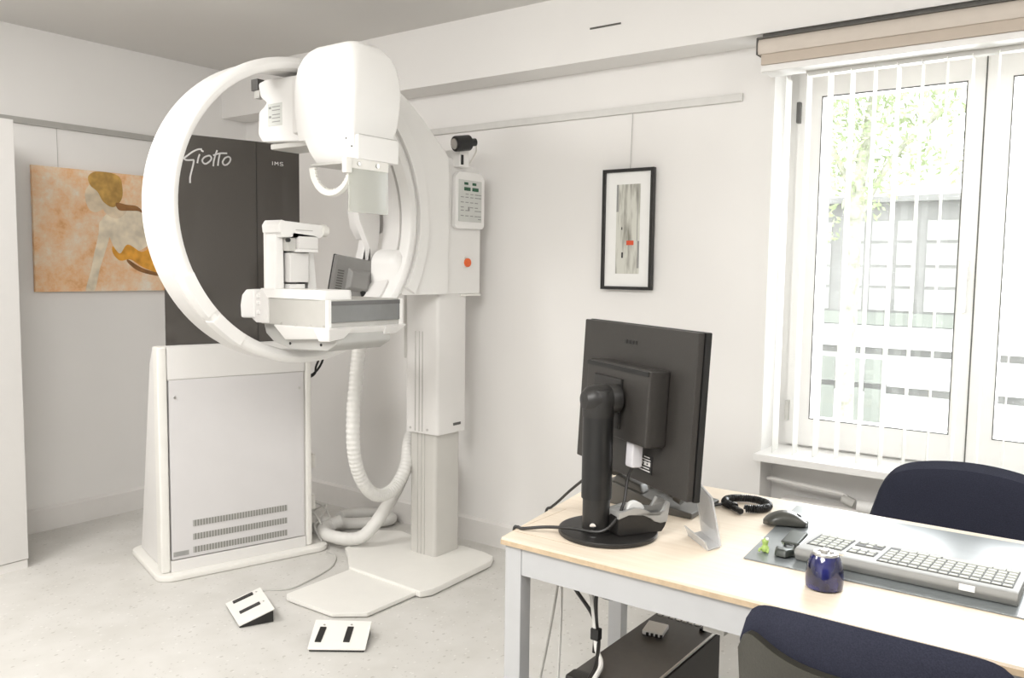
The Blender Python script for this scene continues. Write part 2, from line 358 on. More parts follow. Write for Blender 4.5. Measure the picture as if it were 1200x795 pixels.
for cx, cy, cz, R in blobs:
    for i in range(int(330*R*R/.25)):
        d = Vector((random.gauss(0, 1), random.gauss(0, 1), random.gauss(0, 1))).normalized()*R*random.random()**.4
        p = Vector((cx, cy, cz))+d; u_ = Vector((random.gauss(0, 1), random.gauss(0, 1), random.gauss(0, 1))).normalized(); v_ = u_.orthogonal().normalized()
        s_ = random.uniform(.03, .055)
        b.faces.new([b.verts.new(p-u_*s_), b.verts.new(p+v_*s_*.5), b.verts.new(p+u_*s_), b.verts.new(p-v_*s_*.5)])
fo = obj('foliage', b, LEAF, tr); fo['kind'] = 'stuff'

# ------------------------------------------------------------------ picture rails, pictures
o = bx('picture_rail', -2.0, 3.0, YA-.016, YA, 2.121, 2.152, RAILM); tag(o, 'grey metal picture rail along the left wall', 'picture rail', 'picture rails on the walls')
o = bx('picture_rail', XB-.016, XB, 1.332, 3.09, 2.110, 2.142, RAILW, None, .002); tag(o, 'pale metal picture rail on the right wall above the framed picture', 'picture rail', 'picture rails on the walls')

# painting
PT = thing('painting', 'unframed orange canvas painting of a bare back on the left wall', 'painting', (2.39, YA, 1.27))
def canvasmat():
    m = bpy.data.materials.new('painted_canvas'); m.use_nodes = True; n = m.node_tree; bs = n.nodes['Principled BSDF']
    tc = n.nodes.new('ShaderNodeTexCoord'); a = n.nodes.new('ShaderNodeTexNoise'); a.inputs['Scale'].default_value = 6; a.inputs['Detail'].default_value = 7; a.inputs['Roughness'].default_value = .7
    n.links.new(tc.outputs['Object'], a.inputs['Vector']); rp = n.nodes.new('ShaderNodeValToRGB'); e = rp.color_ramp.elements
    e[0].position = .32; e[0].color = (.70, .31, .11, 1); e[1].position = .68; e[1].color = (.88, .80, .68, 1)
    q = e.new(.45); q.color = (.86, .53, .29, 1); q = e.new(.56); q.color = (.87, .65, .45, 1)
    n.links.new(a.outputs['Fac'], rp.inputs[0]); n.links.new(rp.outputs[0], bs.inputs['Base Color']); bs.inputs['Roughness'].default_value = .7
    return m
px0, px1, pz0, pz1 = 2.047, 2.83, 1.268, 1.918
bx('canvas', px0, px1, YA-.028, YA-.008, pz0, pz1, canvasmat(), PT)
def pp(u_, v_, d): return (px0+(px1-px0)*u_, YA-.028-d, pz1-(pz1-pz0)*v_)
def patch(name, pts, m, d=.0006, smooth=True):
    P2 = catmull([(x, y, 0) for x, y in pts], 5, True) if smooth else [Vector((x, y, 0)) for x, y in pts]
    P2 = [Vector((min(max(p.x, 0), 1), min(max(p.y, 0), 1), 0)) for p in P2]
    b = NB(); prism(b, [pp(p.x, p.y, 0) for p in P2], [pp(p.x, p.y, d) for p in P2])
    bmesh.ops.triangulate(b, faces=[q for q in b.faces if len(q.verts) > 4]); return obj(name, b, m, PT)
SK = mat('paint_pale_skin', (.80, .70, .54), .7, noise=.2, nscale=14); SK2 = mat('paint_shadow_skin', (.72, .60, .44), .7, noise=.2, nscale=14)
HA = mat('paint_hair_ochre', (.55, .33, .09), .7, noise=.35, nscale=16); OR = mat('paint_orange_cloth', (.80, .36, .05), .7, noise=.35, nscale=14); BR = mat('paint_brown', (.30, .14, .05), .7, noise=.3, nscale=14)
W = 1.0
patch('painted_back', [(.46, .40), (.52, .33), (.62, .30), (.72, .27), (.80, .36), (.85, .5), (.80, .60), (.66, .68), (.56, .66), (.50, .52)], SK)
patch('painted_arm', [(.44, .42), (.50, .40), (.51, .52), (.47, .68), (.43, .82), (.39, 1.0), (.33, 1.0), (.37, .82), (.40, .66), (.43, .52)], SK, .0009)
patch('painted_neck', [(.46, .27), (.56, .25), (.64, .30), (.58, .38), (.50, .36)], SK2, .0008)
patch('painted_face', [(.35, .16), (.40, .10), (.46, .16), (.48, .28), (.42, .34), (.37, .32), (.345, .24)], SK2, .0009)
patch('painted_hair', [(.37, .045), (.44, .0), (.58, .02), (.61, .12), (.60, .22), (.54, .29), (.47, .25), (.43, .17), (.38, .12)], HA, .0012)
patch('painted_ponytail', [(.56, .25), (.64, .26), (.72, .27), (.78, .34), (.73, .31), (.66, .31), (.58, .31)], BR, .0013)
patch('painted_cloth', [(.53, .62), (.58, .68), (.64, .60), (.74, .66), (.82, .62), (.92, .62), (1, .80), (1, .90), (.9, .86), (.76, .80), (.66, .73), (.58, .74), (.53, .68)], OR, .0012)
patch('painted_fold', [(.64, .73), (.74, .80), (.88, .85), (.86, .87), (.72, .83), (.64, .76)], BR, .0016)
tag(tb('hanging_wire', [(2.187, YA-.006, 2.121), (2.189, YA-.006, 1.915)], .0012, RAILM, None, 6, 0), 'thin wire holding the orange canvas from the rail', 'wire')

# framed picture
FP_ = thing('framed_picture', 'narrow black framed print with white mat and a red mark on the right wall', 'picture', (XB, 1.84, 1.33))
b = NB(); y0, y1, z0, z1 = 1.711, 1.965, 1.334, 1.868; X0, X1 = XB-.034, XB-.012; t = .014
box(b, X0, X1, y0, y1, z0, z0+t); box(b, X0, X1, y0, y1, z1-t, z1); box(b, X0, X1, y0, y0+t, z0+t, z1-t); box(b, X0, X1, y1-t, y1, z0+t, z1-t)
obj('frame', b, DARK, FP_)
bx('mat_board', XB-.022, XB-.016, y0+t, y1-t, z0+t, z1-t, PAPER, FP_)
def artmat():
    m = bpy.data.materials.new('ink_wash_print'); m.use_nodes = True; n = m.node_tree; bs = n.nodes['Principled BSDF']
    tc = n.nodes.new('ShaderNodeTexCoord'); mp = n.nodes.new('ShaderNodeMapping'); mp.inputs['Scale'].default_value = (1, 26, 3.5)
    a = n.nodes.new('ShaderNodeTexNoise'); a.inputs['Scale'].default_value = 1.6; a.inputs['Detail'].default_value = 4
    n.links.new(tc.outputs['Object'], mp.inputs[0]); n.links.new(mp.outputs[0], a.inputs['Vector'])
    rp = n.nodes.new('ShaderNodeValToRGB'); e = rp.color_ramp.elements; e[0].position = .30; e[0].color = (.25, .24, .20, 1); e[1].position = .52; e[1].color = (.66, .66, .60, 1)
    n.links.new(a.outputs['Fac'], rp.inputs[0]); n.links.new(rp.outputs[0], bs.inputs['Base Color']); return m
pr = bx('print', XB-.0232, XB-.022, 1.778, 1.896, 1.405, 1.80, artmat(), FP_)
def pbx(n_, a, b_, c, d, m): bx(n_, XB-.0238, XB-.0232, a, b_, c, d, m, pr)
pbx('red_mark', 1.806, 1.842, 1.532, 1.552, mat('print_red', (.72, .10, .04), .6, noise=.1))
pbx('ink_stroke', 1.778, 1.788, 1.43, 1.55, INK); pbx('ink_stroke', 1.788, 1.791, 1.55, 1.80, INK); pbx('ink_stroke', 1.858, 1.866, 1.475, 1.50, BLACK); pbx('ink_stroke', 1.864, 1.869, 1.60, 1.612, BLACK); pbx('ink_stroke', 1.886, 1.896, 1.68, 1.80, INK)
tag(tb('hanging_wire', [(XB-.008, 1.834, 2.11), (XB-.014, 1.836, 1.87)], .0012, RAILM, None, 6, 0), 'thin wire holding the black framed picture from the rail', 'wire')

# ------------------------------------------------------------------ tall white cupboard at the left edge
CUPB = mat('cupboard_laminate', (.64, .625, .605), .5, noise=.01)
cu = thing('tall_cupboard', 'tall plain white cupboard at the left edge of the room', 'cupboard', (1.3, 4.35, 0))
bx('body', .85, 1.752, 4.098, YA-.02, .04, 2.055, WHITE, cu, .003)
bx('door', .85, 1.302, 4.077, 4.096, .045, 2.055, CUPB, cu, .002)
bx('door', 1.306, 1.754, 4.077, 4.096, .045, 2.055, CUPB, cu, .002)
bx('plinth', .86, 1.752, 4.085, YA-.02, 0, .04, BASEB, cu)

# ------------------------------------------------------------------ generator cabinet with smoked shield
CA = Vector((2.086, 3.448, 0)); CU = Vector((.96, -.28, 0)); CN = Vector((.28, .96, 0))
def cp(a, d, z): return CA+CU*a+CN*d+Vector((0, 0, z))
CM = Matrix(((CU.x, CN.x, 0, CA.x), (CU.y, CN.y, 0, CA.y), (0, 0, 1, 0), (0, 0, 0, 1)))
cb = thing('generator_cabinet', 'grey and white generator cabinet carrying a smoked glass shield', 'cabinet', tuple(CA+CU*.32+CN*.25))
b = NB(); prof = [(0.0, .03), (.43, .03), (.20, .97), (.15, 1.045), (.02, 1.058), (0.0, 1.05)]
prism(b, [cp(-.02, d+.02 if d < .01 else d, z) for d, z in prof], [cp(.66, d, z) for d, z in prof]); obj('body', b, OFFW, cb, .006)
b = NB(); prism(b, [cp(x, y_, 0) for x, y_ in rrect(-.065, .765, -.06, .48, .07)], [cp(x, y_, .028) for x, y_ in rrect(-.065, .765, -.06, .48, .07)]); obj('base_plate', b, CREAM, cb, .008)
for a0, a1 in ((-.042, .0), (.648, .682)):
    b = NB(); box(b, a0, a1, -.012, .06, .028, 1.056, CM); obj('corner_post', b, CREAM, cb, .01)
bx('header_panel', .001, .647, -.010, .02, .9075, 1.055, OFFW, cb, .002, CM)
bx('seam', .001, .647, -.007, .018, .904, .908, LGREY, cb, 0, CM)
bx('access_panel', .006, .640, -.010, .02, .085, .9045, PANELG, cb, .002, CM)
bx('bottom_rail', .001, .647, -.012, .02, .028, .080, OFFW, cb, .002, CM)
def grillemat():
    m = bpy.data.materials.new('vent_grille'); m.use_nodes = True; n = m.node_tree; bs = n.nodes['Principled BSDF']
    tc = n.nodes.new('ShaderNodeTexCoord'); wv = n.nodes.new('ShaderNodeTexWave'); wv.bands_direction = 'X'; wv.inputs['Scale'].default_value = 24
    mp = n.nodes.new('ShaderNodeMapping'); mp.inputs['Rotation'].default_value = (0, 0, math.radians(16.3))
    n.links.new(tc.outputs['Object'], mp.inputs[0]); n.links.new(mp.outputs[0], wv.inputs['Vector']); rp = n.nodes.new('ShaderNodeValToRGB')
    rp.color_ramp.elements[0].color = (.20, .195, .18, 1); rp.color_ramp.elements[1].color = (.48, .475, .45, 1)
    n.links.new(wv.outputs['Fac'], rp.inputs[0]); n.links.new(rp.outputs[0], bs.inputs['Base Color']); return m
GR = grillemat()
for z0, z1 in ((.218, .255), (.156, .198), (.110, .148)): pass
for z1 in (.256, .193, .132): bx('vent_grille', .10, .55, -.0125, -.0095, z1-.030, z1-.002, GR, cb, 0, CM)
for a in (.031, .619): cyl('lock', tuple(cp(a, -.010, .826)), tuple(-CN), .006, .004, METAL, cb, 12)
b = NB(); box(b, .012, .080, -.012, -.0095, .068+.03, .090+.03, CM); np_ = obj('nameplate', b, SILV, cb)
for k in range(2): bx('nameplate_print', .02+.005*k, .07-.008*k, -.0128, -.012, .112-.008*k, .114-.008*k, INK, np_, 0, CM)
for z in (.40, .19): bx('side_handle', .682, .73, .06, .10, z, z+.07, CREAM, cb, .003, CM)
cyl('side_knob', tuple(cp(.682, .1, .62)), tuple(CU), .014, .02, BLACK, cb, 12)
# shield
SA = Vector((2.1014, 3.4956, 0)); SM = Matrix(((CU.x, CN.x, 0, SA.x), (CU.y, CN.y, 0, SA.y), (0, 0, 1, 0), (0, 0, 0, 1)))
b = NB(); o2 = [(.012, 1.04), (.435, 1.04), (.435, 2.001), (.012, 2.001)]
prism(b, [SM @ Vector((x, -.003, z)) for x, z in o2], [SM @ Vector((x, .003, z)) for x, z in o2])
sh = obj('shield', b, SHIELD, cb, label='smoked dark glass shield standing on the cabinet')
b = NB(); o2 = [(.437, 1.04), (.649, 1.04), (.649, 1.975), (.645, 1.988), (.632, 1.996), (.437, 2.001)]
prism(b, [SM @ Vector((x, -.003, z)) for x, z in o2], [SM @ Vector((x, .003, z)) for x, z in o2]); sh2 = obj('shield', b, SHIELD, cb, label='narrow right wing of the smoked shield')
bx('shield_hinge', .4345, .4375, -.004, .004, 1.04, 2.0, DARK, cb, 0, SM)
def strokes(name, ss, r, parent):
    b = NB()
    for s_ in ss:
        P2 = catmull([(x, z, 0) for x, z in s_], 5) if len(s_) > 2 else [Vector((x, z, 0)) for x, z in s_]
        for p, q in zip(P2, P2[1:]):
            d = (q-p); 
            if d.length < 1e-6: continue
            nn = Vector((-d.y, d.x, 0)).normalized()*r; e = d.normalized()*r*.6
            qd = [p-e+nn, q+e+nn, q+e-nn, p-e-nn]
            vs = [b.verts.new(SM @ Vector((v.x, -.0045, v.y))) for v in qd]; b.faces.new(vs)
            vs = [b.verts.new(SM @ Vector((v.x, -.0036, v.y))) for v in qd]; b.faces.new(vs[::-1])
    for fc in b.faces: fc.smooth = False
    me = bpy.data.meshes.new(name); b.transform(world(parent).inverted()); b.to_mesh(me); b.free(); me.materials.append(LETTER)
    o = bpy.data.objects.new(name, me); C.objects.link(o); o.parent = parent; return o
strokes('lettering', [[(.183, 1.941), (.166, 1.938), (.144, 1.926), (.123, 1.909), (.108, 1.895), (.111, 1.888), (.123, 1.887), (.14, 1.889), (.148, 1.888), (.145, 1.868), (.137, 1.837), (.131, 1.811), (.13, 1.788)],
 [(.174, 1.916), (.168, 1.898), (.164, 1.879)], [(.183, 1.935), (.190, 1.932)],
 [(.194, 1.905), (.186, 1.892), (.191, 1.88), (.203, 1.878), (.221, 1.892), (.227, 1.906), (.219, 1.915), (.204, 1.911), (.194, 1.905)],
 [(.253, 1.941), (.246, 1.923), (.238, 1.894), (.235, 1.871)], [(.266, 1.93), (.26, 1.903), (.256, 1.875)], [(.237, 1.919), (.266, 1.93), (.297, 1.933)],
 [(.286, 1.908), (.278, 1.892), (.283, 1.88), (.296, 1.881), (.31, 1.895), (.314, 1.911), (.305, 1.918), (.292, 1.913), (.286, 1.908)]], .0036, sh)
strokes('lettering', [[(.515, 1.914), (.515, 1.899)], [(.526, 1.899), (.527, 1.914)], [(.527, 1.914), (.5345, 1.905)], [(.5345, 1.905), (.542, 1.914)], [(.542, 1.914), (.543, 1.899)],
 [(.567, 1.914), (.555, 1.914), (.553, 1.908), (.565, 1.905), (.566, 1.899), (.552, 1.899)]], .0015, sh2)

# ------------------------------------------------------------------ mammography machine
mm = thing('mammography_machine', 'white mammography machine with a large upright ring on a floor column', 'medical machine', (3.0, 2.7, 0))
# floor plate
b = NB(); o2 = [(2.24, 2.54), (2.33, 2.432), (2.64, 2.43), (2.66, 2.86), (2.26, 2.85), (2.235, 2.82)]
prism(b, [(x, y_, .004) for x, y_ in o2], [(x, y_, .022) for x, y_ in o2]); obj('front_floor_plate', b, CREAM, mm, .004)
b = NB(); o2 = [(2.610, 2.40), (2.66, 2.375), (3.10, 2.395), (3.160, 2.43), (3.18, 2.50), (3.19, 2.64), (3.12, 2.80), (3.17, 3.05), (3.10, 3.16), (2.80, 3.08), (2.745, 3.0), (2.628, 2.865)]
prism(b, [(x, y_, .004) for x, y_ in o2], [(x, y_, .034) for x, y_ in o2]); obj('rear_floor_plate', b, CREAM, mm, .006)
# columns
def column(name, x0, x1, y0, y1, z0, z1, m):
    b = NB(); o2 = rrect(x0, x1, y0, y1, .018, 4); prism(b, [(x, y_, z0) for x, y_ in o2], [(x, y_, z1) for x, y_ in o2]); return obj(name, b, m, mm)
column('lower_column', 2.966, 3.146, 2.632, 2.80, .026, .66, COLG)
uc = column('upper_column', 2.948, 3.158, 2.605, 2.815, .632, 1.30, OFFW)
for y_ in (2.70, 2.72, 2.745):
    bx('groove', 2.9635, 2.9665, y_, y_+.005, .03, .63, LGREY, mm); bx('groove', 2.9455, 2.9485, y_, y_+.004, .64, 1.12, LGREY, mm)
bx('badge', 3.06, 3.115, 2.6025, 2.6055, .665, .678, DGREY, mm, .001)
for y_ in (2.67, 2.78): cyl('screw', (2.948, y_, .652), (-1, 0, 0), .006, .003, METAL, mm, 10)
bx('column_channel', 2.985, 3.10, 2.812, 2.86, .98, 1.30, LGREY, mm, .004)
# ring
TH = -0.055; RU = Vector((math.cos(TH), math.sin(TH), 0)); RN = Vector((-math.sin(TH), math.cos(TH), 0)); RC = Vector((2.19, 2.6, 1.626))
def rp_(a, s, z=None, R=None):  # local (a along ring plane, s depth, z) -> world
    return RC+RU*a+RN*s+Vector((0, 0, z))
prof = [(.538, .016), (.541, .005), (.550, -.002), (.562, -.004), (.574, .001), (.583, .013), (.586, .03), (.584, .048), (.578, .056), (.573, .062),
        (.571, .075), (.556, .075), (.538, .06)]
b = NB(); lathe(b, prof, tuple(RC), tuple(RN), 120, True); obj('ring', b, WHITE, mm)
prof = [(.571, .0752), (.578, .085), (.580, .17), (.577, .185), (.568, .192), (.55, .193), (.543, .187), (.540, .10), (.5385, .0752)]
b = NB(); lathe(b, prof, tuple(RC), tuple(RN), 120, True); obj('ring_band', b, OFFW, mm)
# small lumps along the lower left of the ring
b = NB()
for a0, a1, R in ((205, 222, .5885), (224, 238, .5885)):
    n = 12; ra = []
    for k in range(n+1):
        a = math.radians(a0+(a1-a0)*k/n); c_, s_ = math.cos(a), math.sin(a)
        ra.append([RC+(RU*c_+Vector((0, 0, s_)))*q+RN*dd for q, dd in ((.545, -.008), (R, -.002), (R+.002, .03), (R, .05), (.56, .05), (.545, .02))])
    loft(b, ra)
obj('ring_clamp', b, WHITE, mm, .003)
# housing with arc cut
def arc(R, a0, a1, n=28): return [(R*math.cos(math.radians(a0+(a1-a0)*k/n)), R*math.sin(math.radians(a0+(a1-a0)*k/n))) for k in range(n+1)]
ho = arc(.578, -33, 62)[::1]
zz = lambda z: z-RC.z
o2 = ho + [(.36, .60), (.515, .525), (.63, .44), (.775, .31), (.790, .28), (.790, -.310), (.775, -.328), (.50, -.328)]
b = NB(); prism(b, [rp_(a, .012, z) for a, z in o2], [rp_(a, .20, z) for a, z in o2])
obj('housing', b, WHITE, mm, .005)
# raised lip beside the ring, and its seam
b = NB(); a_in, a_out = arc(.588, -30, 55), arc(.645, -30, 55)
o2 = a_in+a_out[::-1]; prism(b, [rp_(a, -.008, z) for a, z in o2], [rp_(a, .03, z) for a, z in o2]); obj('housing_lip', b, WHITE, mm, .003)
b = NB(); o2 = arc(.645, -28, 50)+arc(.650, -28, 50)[::-1]; prism(b, [rp_(a, .009, z) for a, z in o2], [rp_(a, .03, z) for a, z in o2]); obj('housing_seam', b, LGREY, mm)
# inner back plate (crescent)
b = NB(); o2 = arc(.53, -36, 56)+[(.34, .40), (.385, .2), (.41, 0), (.47, -.12), (.48, -.31)]
prism(b, [rp_(a, .194, z) for a, z in o2], [rp_(a, .23, z) for a, z in o2]); obj('back_plate', b, OFFW, mm, .003)
# bearing lobe
b = NB(); ring_ = []
for k in range(11):
    t = k/10; y_ = 2.585+.17*t; g = .050*(1-math.sqrt(max(0, 1-(1-min(1, t*2.2))**2)))
    ring_.append([(p[0], y_, p[1]) for p in rrect(2.665+g*.8, 2.84, 1.305+g*.5, 1.500-g, (.070-g*.3), 10)])
loft(b, ring_); obj('bearing_cover', b, WHITE, mm)
b = NB(); prism(b, [(2.67, 2.60, 1.325), (2.70, 2.60, 1.300), (2.84, 2.60, 1.300), (2.84, 2.60, 1.36)], [(2.67, 2.72, 1.325), (2.70, 2.72, 1.300), (2.84, 2.72, 1.300), (2.84, 2.72, 1.36)]); obj('bearing_foot', b, OFFW, mm, .006)
# control box
b = NB(); o2 = [(2.985, 1.298), (3.25, 1.296), (3.25, 1.86), (3.235, 1.895), (3.19, 1.905), (3.10, 1.905), (3.04, 1.93), (2.985, 1.94)]
prism(b, [(x, 2.60, z) for x, z in o2], [(x, 2.83, z) for x, z in o2]); obj('control_box', b, WHITE, mm, .006)
bx('box_gap', 2.976, 2.987, 2.603, 2.80, 1.30, 1.92, GAP, mm)
b = NB()
for k in range(9):
    a = math.radians(-40+80*k/8); bxm = Matrix.Translation((2.983+.018*math.cos(a)*1.0-.006, 2.597, 1.715+.075*math.sin(a))) @ Matrix.Rotation(-a, 4, 'Y'); box(b, -.010, .012, -.004, .006, -.006, .006, bxm)
obj('ratchet', b, LGREY, mm, .001)
b = NB(); o2 = [(3.03, 1.617), (3.045, 1.605), (3.235, 1.608), (3.25, 1.622), (3.248, 1.845), (3.225, 1.872), (3.06, 1.872), (3.033, 1.85)]
prism(b, [(x, 2.575, z) for x, z in o2], [(x, 2.60, z) for x, z in o2]); cpn = obj('control_panel', b, WHITE, mm, .006)
bx('keypad', 3.052, 3.222, 2.5725, 2.5755, 1.640, 1.835, LBLG, cpn, .001)
for x in (3.090, 3.150):
    for z, h_ in ((1.812, .012), (1.785, .016)): bx('display', x, x+(.028 if z > 1.8 else .045), 2.5705, 2.5730, z, z+h_, GREEN, cpn)
b = NB()
for z in (1.767, 1.752, 1.728, 1.705, 1.690, 1.665, 1.652):
    for x in (3.065, 3.10, 3.135, 3.17, 3.195):
        if random.random() < .8: box(b, x, x+.022, 2.5715, 2.573, z, z+.004)
box(b, 3.12, 3.13, 2.5715, 2.573, 1.69, 1.71)
obj('keypad_print', b, INK, cpn)
cyl('emergency_button', (3.14, 2.60, 1.447), (0, -1, 0), .021, .018, ORANGE, mm, 20, .004, 'orange emergency button'); cyl('emergency_collar', (3.14, 2.602, 1.447), (0, -1, 0), .027, .008, CREAM, mm, 20)
b = NB(); box(b, 3.25, 3.275, 2.64, 2.70, 1.295, 1.303); box(b, 3.27, 3.277, 2.64, 2.70, 1.295, 1.335); box(b, 3.10, 3.25, 2.595, 2.62, 1.286, 1.297); obj('side_hook', b, CREAM, mm, .002)
# spotlight on top
sp = cyl('spot_lamp', (2.985, 2.545, 1.985), (.94, -.30, .16), .036, .082, BLACK, mm, 24, .006, 'black spot lamp clipped on top of the control box')
cyl('spot_lens', (2.982, 2.546, 1.9845), (.94, -.30, .16), .024, .004, METAL, sp, 20)
cyl('spot_neck', (3.06, 2.521, 1.998), (.94, -.30, .16), .018, .035, BLACK, sp, 16)
bx('spot_clip', 3.04, 3.11, 2.56, 2.65, 1.89, 1.97, WHITE, sp, .006); bx('clip_switch', 3.05, 3.064, 2.555, 2.562, 1.90, 1.945, BLACK, sp, .002)
tb('spot_cable', [(3.09, 2.512, 2.003), (3.15, 2.55, 1.975), (3.18, 2.61, 1.93), (3.15, 2.62, 1.895), (3.06, 2.62, 1.89), (3.04, 2.62, 1.93)], .004, CREAM, sp)
# tube head
def dome(levels, n=7):
    b = NB(); R_ = []
    for z, x0, x1, y0, y1, r in levels: R_.append([(x, y_, z) for x, y_ in rrect(x0, x1, y0, y1, r, n)])
    loft(b, R_); return b
th = obj('tube_head', dome([(1.885, 2.098, 2.305, 2.262, 2.555, .012), (1.93, 2.092, 2.318, 2.252, 2.565, .014), (2.0, 2.088, 2.330, 2.246, 2.572, .018), (2.06, 2.086, 2.336, 2.243, 2.575, .024),
   (2.11, 2.086, 2.332, 2.243, 2.572, .030), (2.15, 2.088, 2.320, 2.244, 2.562, .034), (2.18, 2.091, 2.298, 2.247, 2.542, .038), (2.202, 2.096, 2.268, 2.252, 2.512, .040), (2.214, 2.106, 2.240, 2.264, 2.485, .038), (2.219, 2.125, 2.212, 2.29, 2.455, .030)]), WHITE, mm)
b = NB(); loft(b, [[(2.125, 2.26, 1.796), (2.29, 2.26, 1.798), (2.29, 2.48, 1.798), (2.125, 2.48, 1.796)], [(2.096, 2.252, 1.840), (2.295, 2.252, 1.840), (2.295, 2.49, 1.840), (2.096, 2.49, 1.840)], [(2.094, 2.250, 1.892), (2.295, 2.250, 1.890), (2.295, 2.52, 1.892), (2.094, 2.52, 1.895)]]); obj('collimator', b, WHITE, th, .002)
bx('collimator_cover', 2.100, 2.302, 2.234, 2.30, 1.800, 1.886, WHITE, th, .004); bx('cover_seam', 2.108, 2.296, 2.237, 2.30, 1.886, 1.889, LGREY, th)
bx('collimator_base', 2.10, 2.285, 2.262, 2.485, 1.789, 1.798, LGREY, th)
for y_, z in ((2.40, 2.01), (2.33, 2.10)): cyl('screw', (2.0875 if y_ < 2.35 else 2.089, y_, z), (-1, 0, 0), .004, .002, METAL, th, 10)
for y_, z in ((2.29, 1.875), (2.262, 1.845)): cyl('screw', (2.0955, y_, z), (-1, 0, 0), .003, .002, BLACK, th, 8)
b = NB(); box(b, 2.06, 2.255, 2.238, 2.252, 1.765, 1.803); fb = obj('shield_bracket', b, CREAM, th, .004)
b = NB(); box(b, 2.035, 2.065, 2.225, 2.25, 1.745, 1.80); obj('bracket_hook', b, CREAM, fb, .006)
for x in (2.105, 2.195): cyl('bolt', (x, 2.238, 1.783), (0, -1, 0), .008, .006, METAL, fb, 12)
bx('face_shield', 2.061, 2.254, 2.240, 2.244, 1.612, 1.767, FACEP, th)
# lamp ring under the head (toothed arc)
b = NB(); n = 40; ra = []
for k in range(n+1):
    a = math.radians(184+172*k/n); tooth = .006*(k % 2)
    c_, s_ = math.cos(a), math.sin(a); q = Vector((2.112, 2.383, 1.790))
    ra.append([q+Vector((dx, R*c_, R*s_)) for R, dx in ((.088+tooth, -.006), (.113, -.012), (.118, 0), (.113, .012), (.088+tooth, .006))])
loft(b, ra); obj('ring_diffuser', b, CREAM, th)
# carriage left of head
b = NB(); o2 = [(2.852, 2.140), (2.838, 2.083), (2.801, 2.058), (2.816, 2.045), (2.848, 2.029), (2.855, 1.937), (2.825, 1.907), (2.575, 1.892), (2.575, 2.120), (2.62, 2.145), (2.803, 2.150)]
prism(b, [(2.14, y_, z) for y_, z in o2], [(2.29, y_, z) for y_, z in o2]); bmesh.ops.triangulate(b, faces=[q for q in b.faces if len(q.verts) > 4]); cr = obj('head_carriage', b, WHITE, mm, .012)
bx('sensor', 2.145, 2.18, 2.857, 2.898, 2.115, 2.160, DGREY, cr, .002); bx('sensor_tip', 2.15, 2.18, 2.852, 2.885, 2.085, 2.116, LGREY, cr, .002)
bx('control_label', 2.138, 2.141, 2.70, 2.785, 1.964, 2.05, LBLG, cr, .001)
b = NB()
for z in (2.035, 2.022, 2.005, 1.992, 1.978):
    box(b, 2.1365, 2.1382, 2.71, 2.757, z, z+.003)
box(b, 2.136, 2.138, 2.765, 2.776, 2.03, 2.038); box(b, 2.136, 2.138, 2.765, 2.776, 1.995, 2.003); obj('label_print', b, INK, cr)
b = NB(); box(b, 2.16, 2.3, 2.56, 2.80, 1.878, 1.90); obj('carriage_base', b, LGREY, cr, .005)
b = NB(); box(b, 2.12, 2.33, 2.50, 2.62, 1.92, 2.13); obj('head_mount', b, OFFW, mm, .01)
# detector table
dt = bx('detector_table', 1.970, 2.335, 2.252, 2.62, 1.205, 1.303, mat('table_grey', (.50, .49, .46), .42, noise=.02), mm, .004)
bx('smoked_cover', 1.985, 2.322, 2.2465, 2.2535, 1.224, 1.299, GLOSSG, dt, .001, None, 'glossy dark side cover'); bx('cover_trim', 1.985, 2.322, 2.2445, 2.2475, 1.284, 1.299, DGREY, dt, .001)
bx('cover_frame', 1.968, 1.984, 2.2455, 2.26, 1.205, 1.303, WHITE, dt, .002); bx('cover_frame', 2.322, 2.338, 2.2455, 2.26, 1.205, 1.303, WHITE, dt, .002)
for y_ in (2.58, 2.50, 2.42, 2.34, 2.27): cyl('screw', (1.970, y_, 1.212), (-1, 0, 0), .003, .002, METAL, dt, 8)
b = NB(); o2 = rrect(1.965, 2.12, 2.275, 2.635, .03); loft(b, [[(x, y_, 1.303) for x, y_ in o2], [(x, y_, 1.325) for x, y_ in o2], [(x*.985+.0306, y_*.985+.0368, 1.336) for x, y_ in o2]]); obj('patient_rest', b, WHITE, dt)
b = NB(); o2 = [(2.64, 1.225), (2.722, 1.222), (2.726, 1.27), (2.715, 1.31), (2.69, 1.33), (2.64, 1.333)]
prism(b, [(1.955, y_, z) for y_, z in o2], [(2.12, y_, z) for y_, z in o2]); obj('end_cap', b, WHITE, dt, .008)
b = NB(); o2 = [(2.64, 1.208), (2.675, 1.228), (2.655, 1.31), (2.60, 1.335), (2.57, 1.305), (2.57, 1.208)]; prism(b, [(1.963, y_, z) for y_, z in o2], [(1.99, y_, z) for y_, z in o2]); ec = obj('end_bracket', b, OFFW, dt, .004)
for z in (1.30, 1.275, 1.24): bx('end_button', 1.956, 1.966, 2.615, 2.628, z, z+.014, WHITE, ec, .002)
